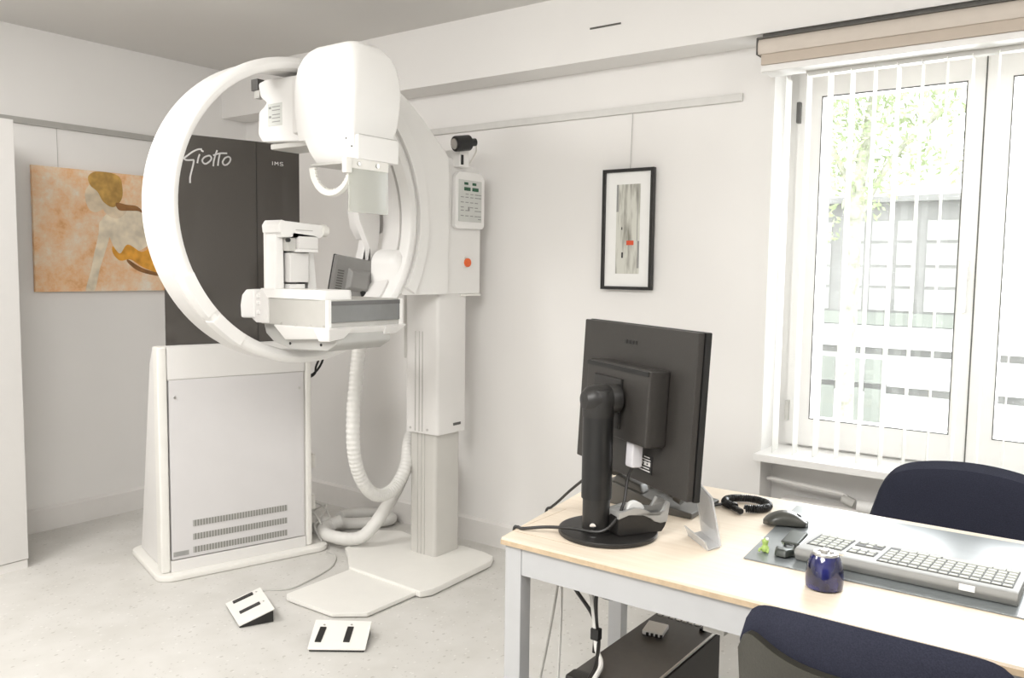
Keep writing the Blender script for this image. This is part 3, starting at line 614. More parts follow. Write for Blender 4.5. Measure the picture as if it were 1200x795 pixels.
# grips under the table
b = NB(); prism(b, [(1.985, 2.265, 1.165), (2.285, 2.262, 1.165), (2.285, 2.52, 1.165), (1.985, 2.50, 1.150)], [(1.955, 2.232, 1.206), (2.345, 2.230, 1.206), (2.345, 2.56, 1.206), (1.955, 2.53, 1.206)]); gp = obj('lower_tray', b, WHITE, dt, .005)
b = NB(); prism(b, [(1.950, 2.275, 1.158), (1.975, 2.245, 1.158), (2.04, 2.245, 1.165), (2.04, 2.275, 1.165)], [(1.945, 2.30, 1.203), (1.955, 2.225, 1.204), (2.07, 2.225, 1.204), (2.07, 2.30, 1.203)]); obj('grip', b, OFFW, dt, .004)
b = NB(); prism(b, [(2.24, 2.245, 1.170), (2.30, 2.245, 1.172), (2.30, 2.27, 1.172), (2.24, 2.27, 1.17)], [(2.23, 2.225, 1.204), (2.342, 2.225, 1.204), (2.342, 2.27, 1.204), (2.23, 2.27, 1.204)]); obj('grip', b, OFFW, dt, .004)
b = NB(); o2 = [(2.66, 1.21), (2.645, 1.165), (2.60, 1.135), (2.50, 1.112), (2.30, 1.118), (2.25, 1.145), (2.25, 1.21)]
prism(b, [(2.01, y_, z) for y_, z in o2], [(2.28, y_, z) for y_, z in o2]); lh = obj('lower_housing', b, mat('housing_grey', (.46, .455, .435), .4, noise=.02), dt, .008)
for y_, z in ((2.50, 1.135), (2.33, 1.14)): cyl('screw', (2.010, y_, z), (-1, 0, 0), .005, .003, BLACK, lh, 10)
# paddle tower
tw = bx('paddle_tower', 2.03, 2.20, 2.64, 2.68, 1.30, 1.56, OFFW, mm, .004)
b = NB(); prism(b, [(2.005, 2.58, 1.305), (2.046, 2.575, 1.305), (2.046, 2.64, 1.305), (2.005, 2.64, 1.305)], [(2.012, 2.58, 1.565), (2.042, 2.575, 1.565), (2.042, 2.64, 1.565), (2.012, 2.64, 1.565)]); obj('side_panel', b, WHITE, tw, .006)
b = NB(); prism(b, [(2.165, 2.585, 1.305), (2.212, 2.585, 1.305), (2.212, 2.65, 1.305), (2.165, 2.65, 1.305)], [(2.17, 2.585, 1.50), (2.193, 2.585, 1.50), (2.193, 2.65, 1.50), (2.17, 2.65, 1.50)]); obj('side_panel', b, WHITE, tw, .004)
b = NB(); o2 = [(2.0, 1.54), (1.996, 1.57), (2.01, 1.59), (2.03, 1.586), (2.205, 1.578), (2.215, 1.56), (2.21, 1.535), (2.19, 1.525), (2.17, 1.540), (2.06, 1.548), (2.055, 1.525), (2.015, 1.525), (2.01, 1.545)]
prism(b, [(x, 2.545, z) for x, z in o2], [(x, 2.645, z) for x, z in o2]); bmesh.ops.triangulate(b, faces=[q for q in b.faces if len(q.verts) > 4]); obj('top_cap', b, WHITE, tw, .005)
cyl('side_knob', (2.205, 2.56, 1.558), (1, 0, 0), .024, .03, CREAM, tw, 16, .005)
bx('cap_slot', 2.075, 2.155, 2.5435, 2.5455, 1.553, 1.556, LGREY, tw)
bx('paddle_block', 2.085, 2.175, 2.535, 2.62, 1.484, 1.532, OFFW, tw, .004); bx('paddle_lip', 2.075, 2.17, 2.53, 2.60, 1.472, 1.484, WHITE, tw, .002)
bx('clamp_jaw', 2.045, 2.082, 2.55, 2.60, 1.475, 1.525, LGREY, tw, .004); cyl('clamp_screw', (2.042, 2.555, 1.516), (0, -1, 0), .008, .012, BLACK, tw, 12)
bx('front_cover', 2.06, 2.150, 2.56, 2.64, 1.358, 1.470, OFFW, tw, .004); bx('lower_cover', 2.06, 2.135, 2.565, 2.64, 1.305, 1.352, WHITE, tw, .003)
bx('rail', 2.046, 2.050, 2.59, 2.64, 1.305, 1.52, DGREY, tw); bx('rail', 2.152, 2.156, 2.59, 2.64, 1.305, 1.46, DGREY, tw)
# carriage arm behind the ring
b = NB(); R_ = []
for z, x0, x1 in ((1.885, 2.69, 2.83), (1.84, 2.685, 2.85), (1.77, 2.69, 2.862), (1.70, 2.70, 2.868), (1.63, 2.72, 2.868), (1.59, 2.755, 2.865), (1.578, 2.79, 2.855)): R_.append([(x, y_, z) for x, y_ in rrect(x0, x1, 2.86, 2.95, .035, 5)])
loft(b, R_); am = obj('cable_arm_cover', b, OFFW, mm)
b = NB(); R_ = []
for z, x0, x1 in ((1.68, 2.695, 2.84), (1.60, 2.71, 2.83), (1.565, 2.735, 2.825), (1.548, 2.75, 2.82)): R_.append([(x, y_, z) for x, y_ in rrect(x0, x1, 2.87, 2.96, .03, 5)])
loft(b, R_); obj('cable_arm_sleeve', b, OFFW, mm)
b = NB(); R_ = []
for z, x0, x1 in ((1.56, 2.765, 2.825), (1.50, 2.755, 2.825), (1.42, 2.725, 2.825), (1.34, 2.69, 2.83), (1.28, 2.655, 2.84)): R_.append([(x, y_, z) for x, y_ in rrect(x0, x1, 2.88, 2.95, .02, 5)])
loft(b, R_); obj('cable_arm', b, OFFW, mm)
# small screen
Ms = Matrix.Translation((2.605, 2.80, 1.366)) @ Matrix.Scale(.94, 4) @ Matrix.Rotation(math.radians(-28), 4, 'Z') @ Matrix.Rotation(math.radians(10), 4, 'Y')
b = NB(); box(b, -.102, .107, .045, .062, -.102, .102, Ms); 
scn = obj('operator_screen', b, BLACK, mm, .003)
b = NB(); R_ = []
for y_, s_ in ((.045, 1.0), (.015, 1.0), (-.01, .97)): R_.append([Ms @ Vector((x*s_, y_, z*s_)) for x, z in rrect(-.10, .105, -.10, .10, .008, 3)])
loft(b, R_); obj('screen_back', b, mat('screen_grey', (.24, .235, .225), .45, noise=.03), scn)
b = NB(); prism(b, [Ms @ Vector(p) for p in ((-.04, -.01, -.06), (.075, -.01, -.06), (.075, -.01, .05), (-.04, -.01, .05))], [Ms @ Vector(p) for p in ((-.02, -.035, -.04), (.06, -.035, -.04), (.06, -.035, .03), (-.02, -.035, .03))]); obj('screen_hump', b, MC['screen_grey'], scn, .004)
b = NB()
for k in range(8): box(b, -.085, -.055, -.0115, -.0085, -.06+.012*k, -.054+.012*k, Ms)
obj('screen_vents', b, GAP, scn)
tb('screen_stand', [(2.63, 2.78, 1.33), (2.64, 2.77, 1.28), (2.66, 2.80, 1.25), (2.72, 2.90, 1.29)], .014, BLACK, scn)
# hoses
hA = [(2.655, 2.80, 1.13), (2.632, 2.80, 1.04), (2.615, 2.80, .91), (2.598, 2.80, .76), (2.60, 2.80, .60), (2.632, 2.80, .48), (2.70, 2.80, .385), (2.78, 2.80, .35), (2.87, 2.80, .375), (2.95, 2.81, .46), (3.02, 2.86, .55), (3.08, 2.89, .60)]
tb('hose', hA, .029, HOSEM, mm, 16, 26, rib=.0024)
hB = [(3.10, 2.90, .60), (3.06, 2.89, .48), (3.00, 2.90, .35), (2.93, 2.95, .20), (2.86, 3.0, .10), (2.83, 3.08, .068), (2.81, 3.20, .066), (2.85, 3.30, .066), (2.92, 3.33, .066), (2.98, 3.30, .085)]
b = NB(); tube(b, hB, .031, 16, 12, rib=.0015)
hC = [(2.84, 3.38, .064), (2.93, 3.46, .060), (3.05, 3.38, .036), (3.20, 3.25, .036), (3.29, 3.24, .036), (3.31, 3.36, .036), (3.22, 3.47, .036), (3.10, 3.45, .045)]
tube(b, hC, .030, 14, 10); obj('hose', b, HOSEM, mm)
# black connectors
b = NB()
tube(b, [(2.68, 2.86, 1.085), (2.69, 2.86, 1.055), (2.72, 2.86, 1.05), (2.765, 2.86, 1.075), (2.775, 2.86, 1.10), (2.77, 2.86, 1.18)], .006, 8, 6)
tube(b, [(2.70, 2.86, 1.10), (2.71, 2.86, 1.06), (2.745, 2.86, 1.08), (2.75, 2.86, 1.18)], .006, 8, 6); box(b, 2.695, 2.73, 2.85, 2.875, 1.055, 1.10)
obj('connector_cables', b, BLACK, mm)
# cables behind the cabinet
b = NB()
for k in range(2): tube(b, [cp(.66, .10, .86-.02*k), cp(.73+.012*k, .10, .87), cp(.775-.02*k, .10, .91), cp(.79-.02*k, .10, .96), cp(.74, .12, 1.0), cp(.66, .12, 1.01)], .006, 8, 8)
tag(obj('power_cable', b, BLACK), 'black cables looping out behind the grey cabinet', 'cable')
b = NB()
tube(b, [(2.74, 3.42, .10), (2.83, 3.50, .12), (2.90, 3.42, .06), (3.0, 3.40, .02), (3.04, 3.5, .10), (3.0, 3.56, .14)], .006, 6, 8)
tube(b, [(2.80, 3.56, .02), (2.95, 3.56, .07), (3.05, 3.5, .12), (2.93, 3.42, .075), (2.83, 3.34, .08), (2.80, 3.25, .03)], .005, 6, 8)
tube(b, [(2.75, 3.45, .16), (2.82, 3.44, .19), (2.86, 3.38, .14), (2.84, 3.30, .10)], .005, 6, 8)
tag(obj('cable', b, HOSEM), 'pale thin cables tangled on the floor behind the hose', 'cable')
b = NB(); tube(b, [(2.76, 3.17, .004), (2.74, 3.08, .004), (2.62, 2.98, .004), (2.44, 2.93, .004), (2.33, 2.92, .004), (2.25, 2.99, .004), (2.20, 2.95, .01)], .004, 6, 10)
tag(obj('cable', b, LGREY), 'thin grey cable running along the floor from the cabinet to the left foot pedal', 'cable')
# foot pedals
def pedal(c4, slots, label):
    p = thing('foot_pedal', label, 'foot pedal', (sum(c[0] for c in c4)/4, sum(c[1] for c in c4)/4, 0), 'foot pedals on the floor')
    V = [Vector(c) for c in c4]; up = Vector((0, 0, .006))
    b = NB(); prism(b, V, [v+up for v in V]); obj('cover_plate', b, CREAM, p, .002)
    ctr = sum(V, Vector())/4
    b = NB(); Q = [v.lerp(ctr, .05) for v in V]
    prism(b, [Vector((q.x, q.y, .001)) for q in Q], [q-Vector((0, 0, .001)) for q in Q]); obj('base', b, DARK, p)
    for a, q in slots:
        A, B = Vector(a), Vector(q); d = (B-A); d.z = 0; side = Vector((-d.y, d.x, 0)).normalized()*.012
        def hz(P):  # height on the plate
            n_ = (V[1]-V[0]).cross(V[2]-V[0]); return V[0].z-(n_.x*(P.x-V[0].x)+n_.y*(P.y-V[0].y))/n_.z+.006
        pts = [A-side, B-side, B+side, A+side]; lo = [Vector((P.x, P.y, hz(P)-.002)) for P in pts]; hi = [Vector((P.x, P.y, hz(P)+.0035)) for P in pts]
        b = NB(); prism(b, lo, hi); obj('treadle', b, DARK, p, .001)
        e = B+d.normalized()*.015; e.z = hz(e); cyl('screw', tuple(e-Vector((0, 0, .001))), (0, 0, 1), .004, .003, METAL, p, 10)
    return p
pedal([(2.046, 2.978, .008), (1.948, 2.748, .008), (2.073, 2.690, .052), (2.178, 2.920, .052)], [((2.057, 2.941, 0), (2.130, 2.908, 0)), ((2.011, 2.831, 0), (2.085, 2.800, 0))], 'tilted cream foot pedal with two black bars, left of the floor plate')
pedal([(1.98, 2.382, .008), (2.107, 2.21, .008), (2.232, 2.304, .048), (2.109, 2.486, .048)], [((2.026, 2.378, 0), (2.094, 2.424, 0)), ((2.090, 2.294, 0), (2.158, 2.342, 0))], 'cream foot pedal with two black bars in front of the floor plate tip')

# ------------------------------------------------------------------ desk
dk = thing('desk', 'office desk with pale birch top and light grey metal frame', 'desk', (2.08, .3, 0))
DE = -0.62
o2 = [(1.675, DE), (2.49, DE), (2.49, 1.385), (1.675, 1.262)]
b = NB(); prism(b, [(x, y_, .7265) for x, y_ in o2], [(x, y_, .740) for x, y_ in o2]); tp = obj('tabletop', b, WOOD, dk, .001)
b = NB(); e = .0015; o3 = [(1.675-e, DE), (2.49+e, DE), (2.49+e, 1.386), (1.675-e, 1.2635)]; prism(b, [(x, y_, .722) for x, y_ in o3], [(x, y_, .7335) for x, y_ in o3]); obj('edge_band', b, WOODE, tp)
b = NB(); box(b, 1.735, 1.7365, 1.05, 1.27, .7398, .7403); box(b, 1.735, 1.99, 1.2695, 1.271, .7398, .7403); obj('top_seam', b, WOODE, tp)
b = NB(); box(b, 1.684, 1.712, DE+.05, 1.205, .650, .7225); obj('front_rail', b, DESKM, dk, .002)
b = NB(); box(b, 2.45, 2.475, DE+.05, 1.325, .650, .7225); obj('rear_rail', b, DESKM, dk, .002)
b = NB(); prism(b, [(1.727, 1.225, .65), (2.44, 1.33, .65), (2.44, 1.362, .65), (1.727, 1.255, .65)], [(1.727, 1.225, .7225), (2.44, 1.33, .7225), (2.44, 1.362, .7225), (1.727, 1.255, .7225)]); obj('end_rail', b, DESKM, dk, .002)
bx('cross_rail', 1.715, 2.45, .68, .73, .625, .655, LGREY, dk, .002)
for x0, y0 in ((1.682, 1.205), (2.43, 1.325), (1.682, DE), (2.43, DE)): bx('leg', x0, x0+.045, y0, y0+.050, 0, .7215, DESKM, dk, .003)
# desk mat
b = NB(); o2 = [(1.905, .715), (2.44, .762), (2.46, -.45), (1.92, -.45)]
prism(b, [(x, y_, .7405) for x, y_ in o2], [(x, y_, .7435) for x, y_ in o2]); tag(obj('desk_mat', b, mat('desk_mat_grey', (.20, .22, .225), .28, noise=.05, spec=.9), None, .001), 'large grey glossy desk mat under the keyboard', 'desk mat')
# monitor
MU = Vector((.503, .864, 0)); MN = Vector((.864, -.503, 0)); MA = Vector((1.944, 1.02, 0))
MM = Matrix(((MU.x, MN.x, 0, MA.x), (MU.y, MN.y, 0, MA.y), (0, 0, 1, 0), (0, 0, 0, 1)))  # local x along screen, y away from viewer
MM = MM @ Matrix.Translation((0, 0, 1.08)) @ Matrix.Rotation(math.radians(-3), 4, 'X') @ Matrix.Translation((0, 0, -1.08))
mo = thing('monitor', 'large black computer monitor seen from behind on the desk', 'monitor', (1.845, 1.06, .74))
b = NB(); box(b, -.232, .325, 0, .018, .875, 1.277, MM); sb = obj('screen_back', b, MONB, mo, .003)
b = NB(); box(b, -.236, .327, .018, .036, .873, 1.279, MM); bz = obj('bezel', b, BLACK, mo, .003)
bx('display', -.220, .312, .036, .0375, .89, 1.262, BLACK, bz, 0, MM)
bx('rear_box', -.132, .186, -.060, .0, .984, 1.176, MONB, mo, .008, MM)
bx('box_slot', -.126, .182, -.0625, -.0595, 1.160, 1.171, BLACK, mo, 0, MM)
bx('mount_plate', -.01, .13, -.068, -.058, 1.01, 1.14, DARK, mo, .003, MM)
bx('type_label', -.078, -.008, -.0010, .0005, .905, .952, BLACK, sb, 0, MM)
b = NB()
for k in range(6): box(b, -.07+.004*(k % 2), -.02-.01*(k % 3), -.0018, -.0008, .910+.007*k, .9125+.007*k, MM)
for k in range(3): box(b, -.07+.018*k, -.06+.018*k, -.0018, -.0008, .925, .935, MM)
obj('label_print', b, LETTER, sb)
b = NB()
for k, w_ in enumerate((.012, .012, .010, .006)): box(b, .095-.018*k-w_, .095-.018*k, -.0012, .0005, 1.226, 1.236, MM)
obj('logo', b, BLACK, sb)
cyl('base', (1.872, 1.066, .741), (0, 0, 1), .128, .013, DARK, mo, 64, .004)
pc = Vector((1.838, 1.082, 0))
cyl('pole', (pc.x, pc.y, .754), (0, 0, 1), .035, .30, DARK, mo, 32); 
b = NB(); lathe(b, [(.039, .84), (.039, 1.06), (.0385, 1.085)], (pc.x, pc.y, 0), (0, 0, 1), 32); obj('sleeve', b, BLACK, mo)
b = NB(); lathe(b, [(.004, -.046), (.022, -.042), (.033, -.030), (.038, -.012), (.038, .022), (.036, .026), (.038, .030), (.038, .052), (.03, .056)], (pc.x, pc.y, 1.093), tuple(MN), 28); obj('tilt_head', b, DARK, mo)
b = NB(); lathe(b, [(.040, 1.05), (.041, 1.07), (.039, 1.10), (.033, 1.118), (.01, 1.122)], (pc.x, pc.y, 0), (0, 0, 1), 28); obj('pole_cap', b, DARK, mo)
cyl('lock_button', (pc.x-.034, pc.y-.012, .775), (-.9, -.3, 0), .008, .004, CHROME, mo, 12)
# video plug and cable
b = NB(); box(b, -.052, -.018, -.045, -.012, .918, .985, MM); vc = thing('video_cable', 'black video cable with a white plug running from the monitor over the desk edge', 'cable', (1.9, 1.1, .75))
obj('plug', b, mat('plug_white', (.72, .71, .74), .4, noise=.03), vc, .006, 'white plug')
tb('cord', [MM @ Vector((-.035, -.03, .92)), MM @ Vector((-.03, -.04, .885)), (1.86, 1.015, .83), (1.82, 1.02, .79), (1.79, 1.045, .768), (1.78, 1.12, .765), (1.77, 1.19, .757), (1.752, 1.25, .746), (1.757, 1.272, .7445), (1.757, 1.283, .728), (1.757, 1.282, .60)], .0042, DARK, vc, 8, 8)
tag(tb('loose_cord', [(1.862, 1.115, .90), (1.89, 1.15, .868), (1.93, 1.22, .815), (1.95, 1.27, .772), (1.963, 1.303, .746), (1.966, 1.322, .730), (1.966, 1.325, .66)], .004, DARK, None, 8, 6), 'short black cord dropping over the desk end behind the monitor pole', 'cord')
# tape dispenser
TD = thing('tape_dispenser', 'black and silver tape dispenser on the monitor foot', 'tape dispenser', (1.89, .99, .755))
ta = Vector((1.822, 1.008, .7545)); tu = Vector((.86, -.51, 0)); tn = Vector((.51, .86, 0))
def tdp(t, s, z): return ta+tu*t*.95+tn*s+Vector((0, 0, z*1.05))
def side(name, prof, s0, s1, m, bev=.002, par=TD):
    b = NB(); P2 = prof; prism(b, [tdp(t, s0, z) for t, z in P2], [tdp(t, s1, z) for t, z in P2]); bmesh.ops.triangulate(b, faces=[q for q in b.faces if len(q.verts) > 4]); return obj(name, b, m, par, bev)
side('body', [(0, .004), (.01, 0), (.135, 0), (.145, .012), (.15, .024), (.13, .022), (.11, .028), (.085, .045), (.06, .052), (.03, .050), (.0, .042)], 0, .055, DARK)
side('silver_rim', [(0, .042), (.03, .050), (.06, .052), (.085, .045), (.11, .028), (.13, .022), (.15, .024), (.158, .07), (.150, .074), (.140, .052), (.125, .040), (.11, .042), (.09, .055), (.07, .063), (.05, .066), (.0, .058)], -.003, .008, SILV)
side('silver_rim', [(0, .042), (.03, .050), (.06, .052), (.085, .045), (.11, .028), (.13, .022), (.15, .024), (.158, .07), (.150, .074), (.140, .052), (.125, .040), (.11, .042), (.09, .055), (.07, .063), (.05, .066), (.0, .058)], .047, .058, SILV)
side('rear_deck', [(0, .046), (.03, .052), (.03, .058), (0, .058)], .008, .047, SILV)
b = NB(); lathe(b, [(.012, -.009), (.026, -.009), (.026, .009), (.012, .009)], tuple(tdp(.065, .028, .05)), tuple(tn), 28, True); obj('tape_roll', b, PAPER, TD)
side('cutter', [(.140, .05), (.158, .068), (.154, .074), (.136, .056)], .008, .047, METAL, 0)
# desk phone
PH = thing('desk_phone', 'dark grey desk phone partly hidden behind the monitor', 'phone', (2.2, 1.15, .74))
b = NB(); o2 = [(.945, .7405), (.945, .757), (1.0, .762), (1.06, .772), (1.19, .805), (1.225, .805), (1.262, .775), (1.255, .7405)]
prism(b, [(2.12, y_, z) for y_, z in o2], [(2.31, y_, z) for y_, z in o2]); obj('body', b, CARF, PH, .004)
b = NB(); prism(b, [(2.125, 1.10, .783), (2.175, 1.10, .783), (2.175, 1.20, .806), (2.125, 1.20, .806)], [(2.13, 1.11, .806), (2.17, 1.11, .806), (2.17, 1.19, .828), (2.13, 1.19, .828)]); obj('ear_rest', b, CARF, PH, .006)
tb('handset', [(2.15, .985, .785), (2.15, 1.02, .80), (2.15, 1.09, .822), (2.15, 1.17, .842), (2.15, 1.21, .838)], lambda t: .020 if (t < .2 or t > .8) else .014, CARF, PH, 12, 6)
b = NB()
for i in range(4):
    for j in range(3): box(b, 2.21+.026*j, 2.228+.026*j, 1.01+.03*i, 1.03+.03*i, .768+.0078*i, .778+.0078*i)
obj('keys', b, DGREY, PH)
# coiled handset cord
b = NB(); pts = []; N = 1300
for k in range(N+1):
    t = k/N; a = -2.9+t*5.9; cc = Vector((2.335+.055*math.cos(a), .872+.062*math.sin(a), .7525)); rd_ = Vector((math.cos(a), math.sin(a), 0)); ph = t*2*PI*62
    pts.append(cc+(rd_*math.cos(ph)+Vector((0, 0, 1))*math.sin(ph))*.0088)
tube(b, pts, .0027, 6, 0)
cc_ = thing('coiled_cord', 'black coiled handset cord curled on the desk beside the card holder', 'cord', (2.33, .87, .742)); obj('coil', b, BLACK, cc_)
tb('plug_end', [(2.30, .925, .7505), (2.275, .885, .7505), (2.25, .856, .7505)], .0085, BLACK, cc_, 10, 6); tb('lead', [(2.25, .97, .745), (2.28, .945, .747), (2.30, .925, .75)], .004, BLACK, cc_, 8, 6)
# acrylic card holder
ch = thing('card_holder', 'clear acrylic card holder standing on the desk beside the monitor', 'card holder', (1.98, .85, .74))
A0, B0, B1, A1 = Vector((2.030, .878, .7445)), Vector((1.945, .790, .7445)), Vector((1.947, .818, .862)), Vector((2.050, .912, .878)); th_ = Vector((.003, -.003, 0))
b = NB(); prism(b, [A0, B0, B1, A1], [p+th_ for p in (A0, B0, B1, A1)]); obj('back_panel', b, ACRYL, ch)
b = NB(); q = [Vector((2.030, .878, .7415)), Vector((1.945, .790, .7415)), Vector((1.900, .803, .7415)), Vector((1.982, .893, .7415))]; prism(b, q, [p+Vector((0, 0, .003)) for p in q]); obj('foot', b, ACRYL, ch)
b = NB(); q = [Vector((1.900, .803, .7445)), Vector((1.982, .893, .7445)), Vector((1.974, .900, .768)), Vector((1.892, .810, .766))]; prism(b, q, [p+Vector((.003, -.002, 0)) for p in q]); obj('front_lip', b, ACRYL, ch)
b = NB(); q = [A0.lerp(B0, .08)+Vector((-.001, .001, .03)), B0.lerp(A0, .08)+Vector((-.001, .001, .03)), B1.lerp(A1, .1)-Vector((.001, 0, .006)), A1.lerp(B1, .1)-Vector((.001, 0, .006))]; prism(b, q, [p-Vector((.0006, -.0006, 0)) for p in q]); obj('card', b, clear('card_translucent', (.95, .95, .95), .02, .3, .4), ch)
# mouse
b = NB(); Mm = Matrix.Translation((2.225, .722, .7436)) @ Matrix.Rotation(math.radians(-66), 4, 'Z'); R_ = []
for i in range(13):
    t = i/12; x = -.058+.116*t; wdt = .031*math.sqrt(max(0.01, 1-(2*t-1)**4))*(1+.06*math.cos(t*6)); hgt = .040*max(.10, math.sin(PI*min(1, t*.9+.06))**.75)
    ring_ = []
    for k in range(20):
        a = 2*PI*k/20; sy = math.copysign(abs(math.cos(a))**.8, math.cos(a)); sz = math.copysign(abs(math.sin(a))**.8, math.sin(a)); ring_.append(Mm @ Vector((x, wdt*sy, max(0.0, .012+(hgt-.012)*sz if sz > 0 else .012+.012*sz))))
    R_.append(ring_)
loft(b, R_); ms = thing('computer_mouse', 'dark grey computer mouse on the edge of the desk mat', 'computer mouse', (2.225, .722, .7436)); obj('shell', b, mat('mouse_plastic', (.06, .06, .052), .35, noise=.05), ms)
cyl('scroll_wheel', tuple(Mm @ Vector((.030, -.004, .0235))), tuple((Mm.to_3x3() @ Vector((0, 1, 0)))), .010, .007, BLACK, ms, 14)
# keyboard
kb = thing('keyboard', 'light grey computer keyboard on the desk mat', 'keyboard', (2.04, .385, .7436))
b = NB(); o2 = [(1.965, .7440), (2.150, .7440), (2.163, .752), (2.161, .764), (1.972, .776), (1.958, .774), (1.953, .762)]
prism(b, [(x, .157, z) for x, z in o2], [(x, .612, z) for x, z in o2]); kbb = obj('body', b, KEYB, kb, .004)
KY = Vector((2.161-1.972, 0, .764-.776)).normalized(); K0 = Vector((1.984, 0, .7755))
KM = Matrix(((KY.x, 0, -KY.z, K0.x), (0, 1, 0, 0), (KY.z, 0, KY.x, K0.z), (0, 0, 0, 1)))
KW = mat('key_well_dark', (.05, .05, .045), .7, noise=.1)
for a0, a1, c0, c1 in ((0, .149, .170, .437), (.026, .149, .519, .600), (.028, .074, .449, .509), (.103, .149, .449, .509)): bx('key_well', a0, a1, c0, c1, -.001, .0010, KW, kb, 0, KM)
keys = {}
def key(x0, y0, wx, wy):
    kk = (round(wx, 4), round(wy, 4))
    if kk not in keys:
        b = NB(); prism(b, [(-wx/2, -wy/2, 0), (wx/2, -wy/2, 0), (wx/2, wy/2, 0), (-wx/2, wy/2, 0)], [(-wx/2+.0012, -wy/2+.0012, .0015), (wx/2-.0012, -wy/2+.0012, .0015), (wx/2-.0012, wy/2-.0012, .0015), (-wx/2+.0012, wy/2-.0012, .0015)])
        finish(b, 0, 1); me = bpy.data.meshes.new('key'); b.to_mesh(me); b.free(); me.materials.append(KEYM); keys[kk] = me
    o = bpy.data.objects.new('key', keys[kk]); C.objects.link(o); o.parent = kb
    o.matrix_local = world(kb).inverted() @ KM @ Matrix.Translation((x0+wx/2, y0+wy/2, .0012))
P_ = .0190; nk = 0
for rw in range(6):
    x0 = .004+rw*.0255 if rw else .002
    x0 = [.002, .030, .055, .080, .105, .130][rw]
    hgt = .013 if rw == 0 else .0175
    # main block: from y=.166 (left hand side of the user) ...; the numeric block lies at high y
    if rw < 5:
        cols = 4
        if rw >= 1:
            for c_ in range(cols): key(x0, .522+c_*P_, hgt, P_-.004); nk += 1
        for c_ in range(13): key(x0, .172+c_*.0203, hgt, .0172); nk += 1
    else:
        for y0, w_ in ((.172, .024), (.198, .024), (.224, .10), (.328, .024), (.354, .024), (.380, .034), (.522, .036), (.560, .018), (.579, .018)): key(x0, y0, hgt, w_); nk += 1
for rw in (1, 2):
    for c_ in range(3): key([0, .030, .055][rw], .452+c_*P_, .0175, P_-.004)
for c_ in range(3): key(.130, .452+c_*P_, .0175, P_-.004)
key(.105, .471, .0175, P_-.004)
bx('cable_clip', 1.951, 1.956, .235, .265, .760, .772, PAPER, kb)
# blue glass sharpener
sg = thing('glass_pot', 'small cobalt blue glass pot with metal top in front of the keyboard', 'pot', (1.838, .508, .74))
b = NB(); lathe(b, [(.030, .0006), (.0385, .004), (.0395, .015), (.0392, .035), (.036, .055), (.031, .068), (.0275, .074), (.018, .0745)], (1.838, .508, .74), (0, 0, 1), 40); obj('glass_body', b, BLUEG, sg)
b = NB(); lathe(b, [(.028, .073), (.0265, .079), (.019, .080), (.017, .076)], (1.838, .508, .74), (0, 0, 1), 10); obj('metal_rim', b, METAL, sg, .001)
bx('blade_holder', 1.828, 1.848, .502, .516, .814, .826, METAL, sg, .002); cyl('screw', (1.838, .498, .817), (.2, -.3, .9), .004, .006, CHROME, sg, 10)
tb('blade_edge', [(1.845, .492, .818), (1.862, .478, .812)], .003, CHROME, sg, 6, 0)
# hole punch
hp = thing('hole_punch', 'small dark grey metal hole punch at the keyboard left end', 'hole punch', (2.0, .655, .7436))
hm = Matrix.Translation((2.015, .641, .7438)) @ Matrix.Rotation(math.radians(-2), 4, 'Z') @ Matrix.Scale(.72, 4)
HPM = mat('punch_grey', (.06, .068, .06), .35, metal=.3, noise=.1)
bx('base', -.05, .06, -.034, .030, 0, .010, HPM, hp, .003, hm)
b = NB(); prism(b, [hm @ Vector(p) for p in ((-.09, -.02, .005), (-.045, -.035, .005), (-.045, .035, .005), (-.09, .02, .005))], [hm @ Vector(p) for p in ((-.08, -.015, .028), (-.045, -.03, .028), (-.045, .03, .028), (-.08, .015, .028))]); obj('front_block', b, HPM, hp, .004)
b = NB(); prism(b, [hm @ Vector(p) for p in ((-.01, -.03, .028), (.09, -.03, .040), (.09, .03, .040), (-.01, .03, .028))], [hm @ Vector(p) for p in ((-.01, -.028, .036), (.09, -.028, .052), (.09, .028, .052), (-.01, .028, .036))]); obj('lever', b, HPM, hp, .003)
for s_ in (-.018, .018): cyl('pin', tuple(hm @ Vector((.0, s_, .008))), (0, 0, 1), .0045, .016, CHROME, hp, 12)
cyl('pivot', tuple(hm @ Vector((.02, -.036, .02))), tuple(hm.to_3x3() @ Vector((0, 1, 0))), .004, .05, CHROME, hp, 12)
# little frog
fg = thing('frog_figure', 'tiny light green frog figure on the corner of the desk mat', 'figurine', (1.975, .688, .7436))
GRN = mat('frog_green', (.42, .58, .16), .5, noise=.15)
b = NB(); lathe(b, [(.003, 0), (.009, .003), (.010, .010), (.006, .018), (.007, .022), (.008, .028), (.005, .033), (.001, .034)], (1.975, .688, .7438), (0, 0, 1), 16); obj('body', b, GRN, fg)
for s_ in (-.006, .006): cyl('eye', (1.971, .688+s_, .776), (0, 0, 1), .003, .005, PAPER, fg, 10)
for s_ in (-.010, .010): tb('leg', [(1.973, .688+s_*.5, .750), (1.967, .688+s_, .752), (1.962, .688+s_, .7465)], .0028, GRN, fg, 8, 4)

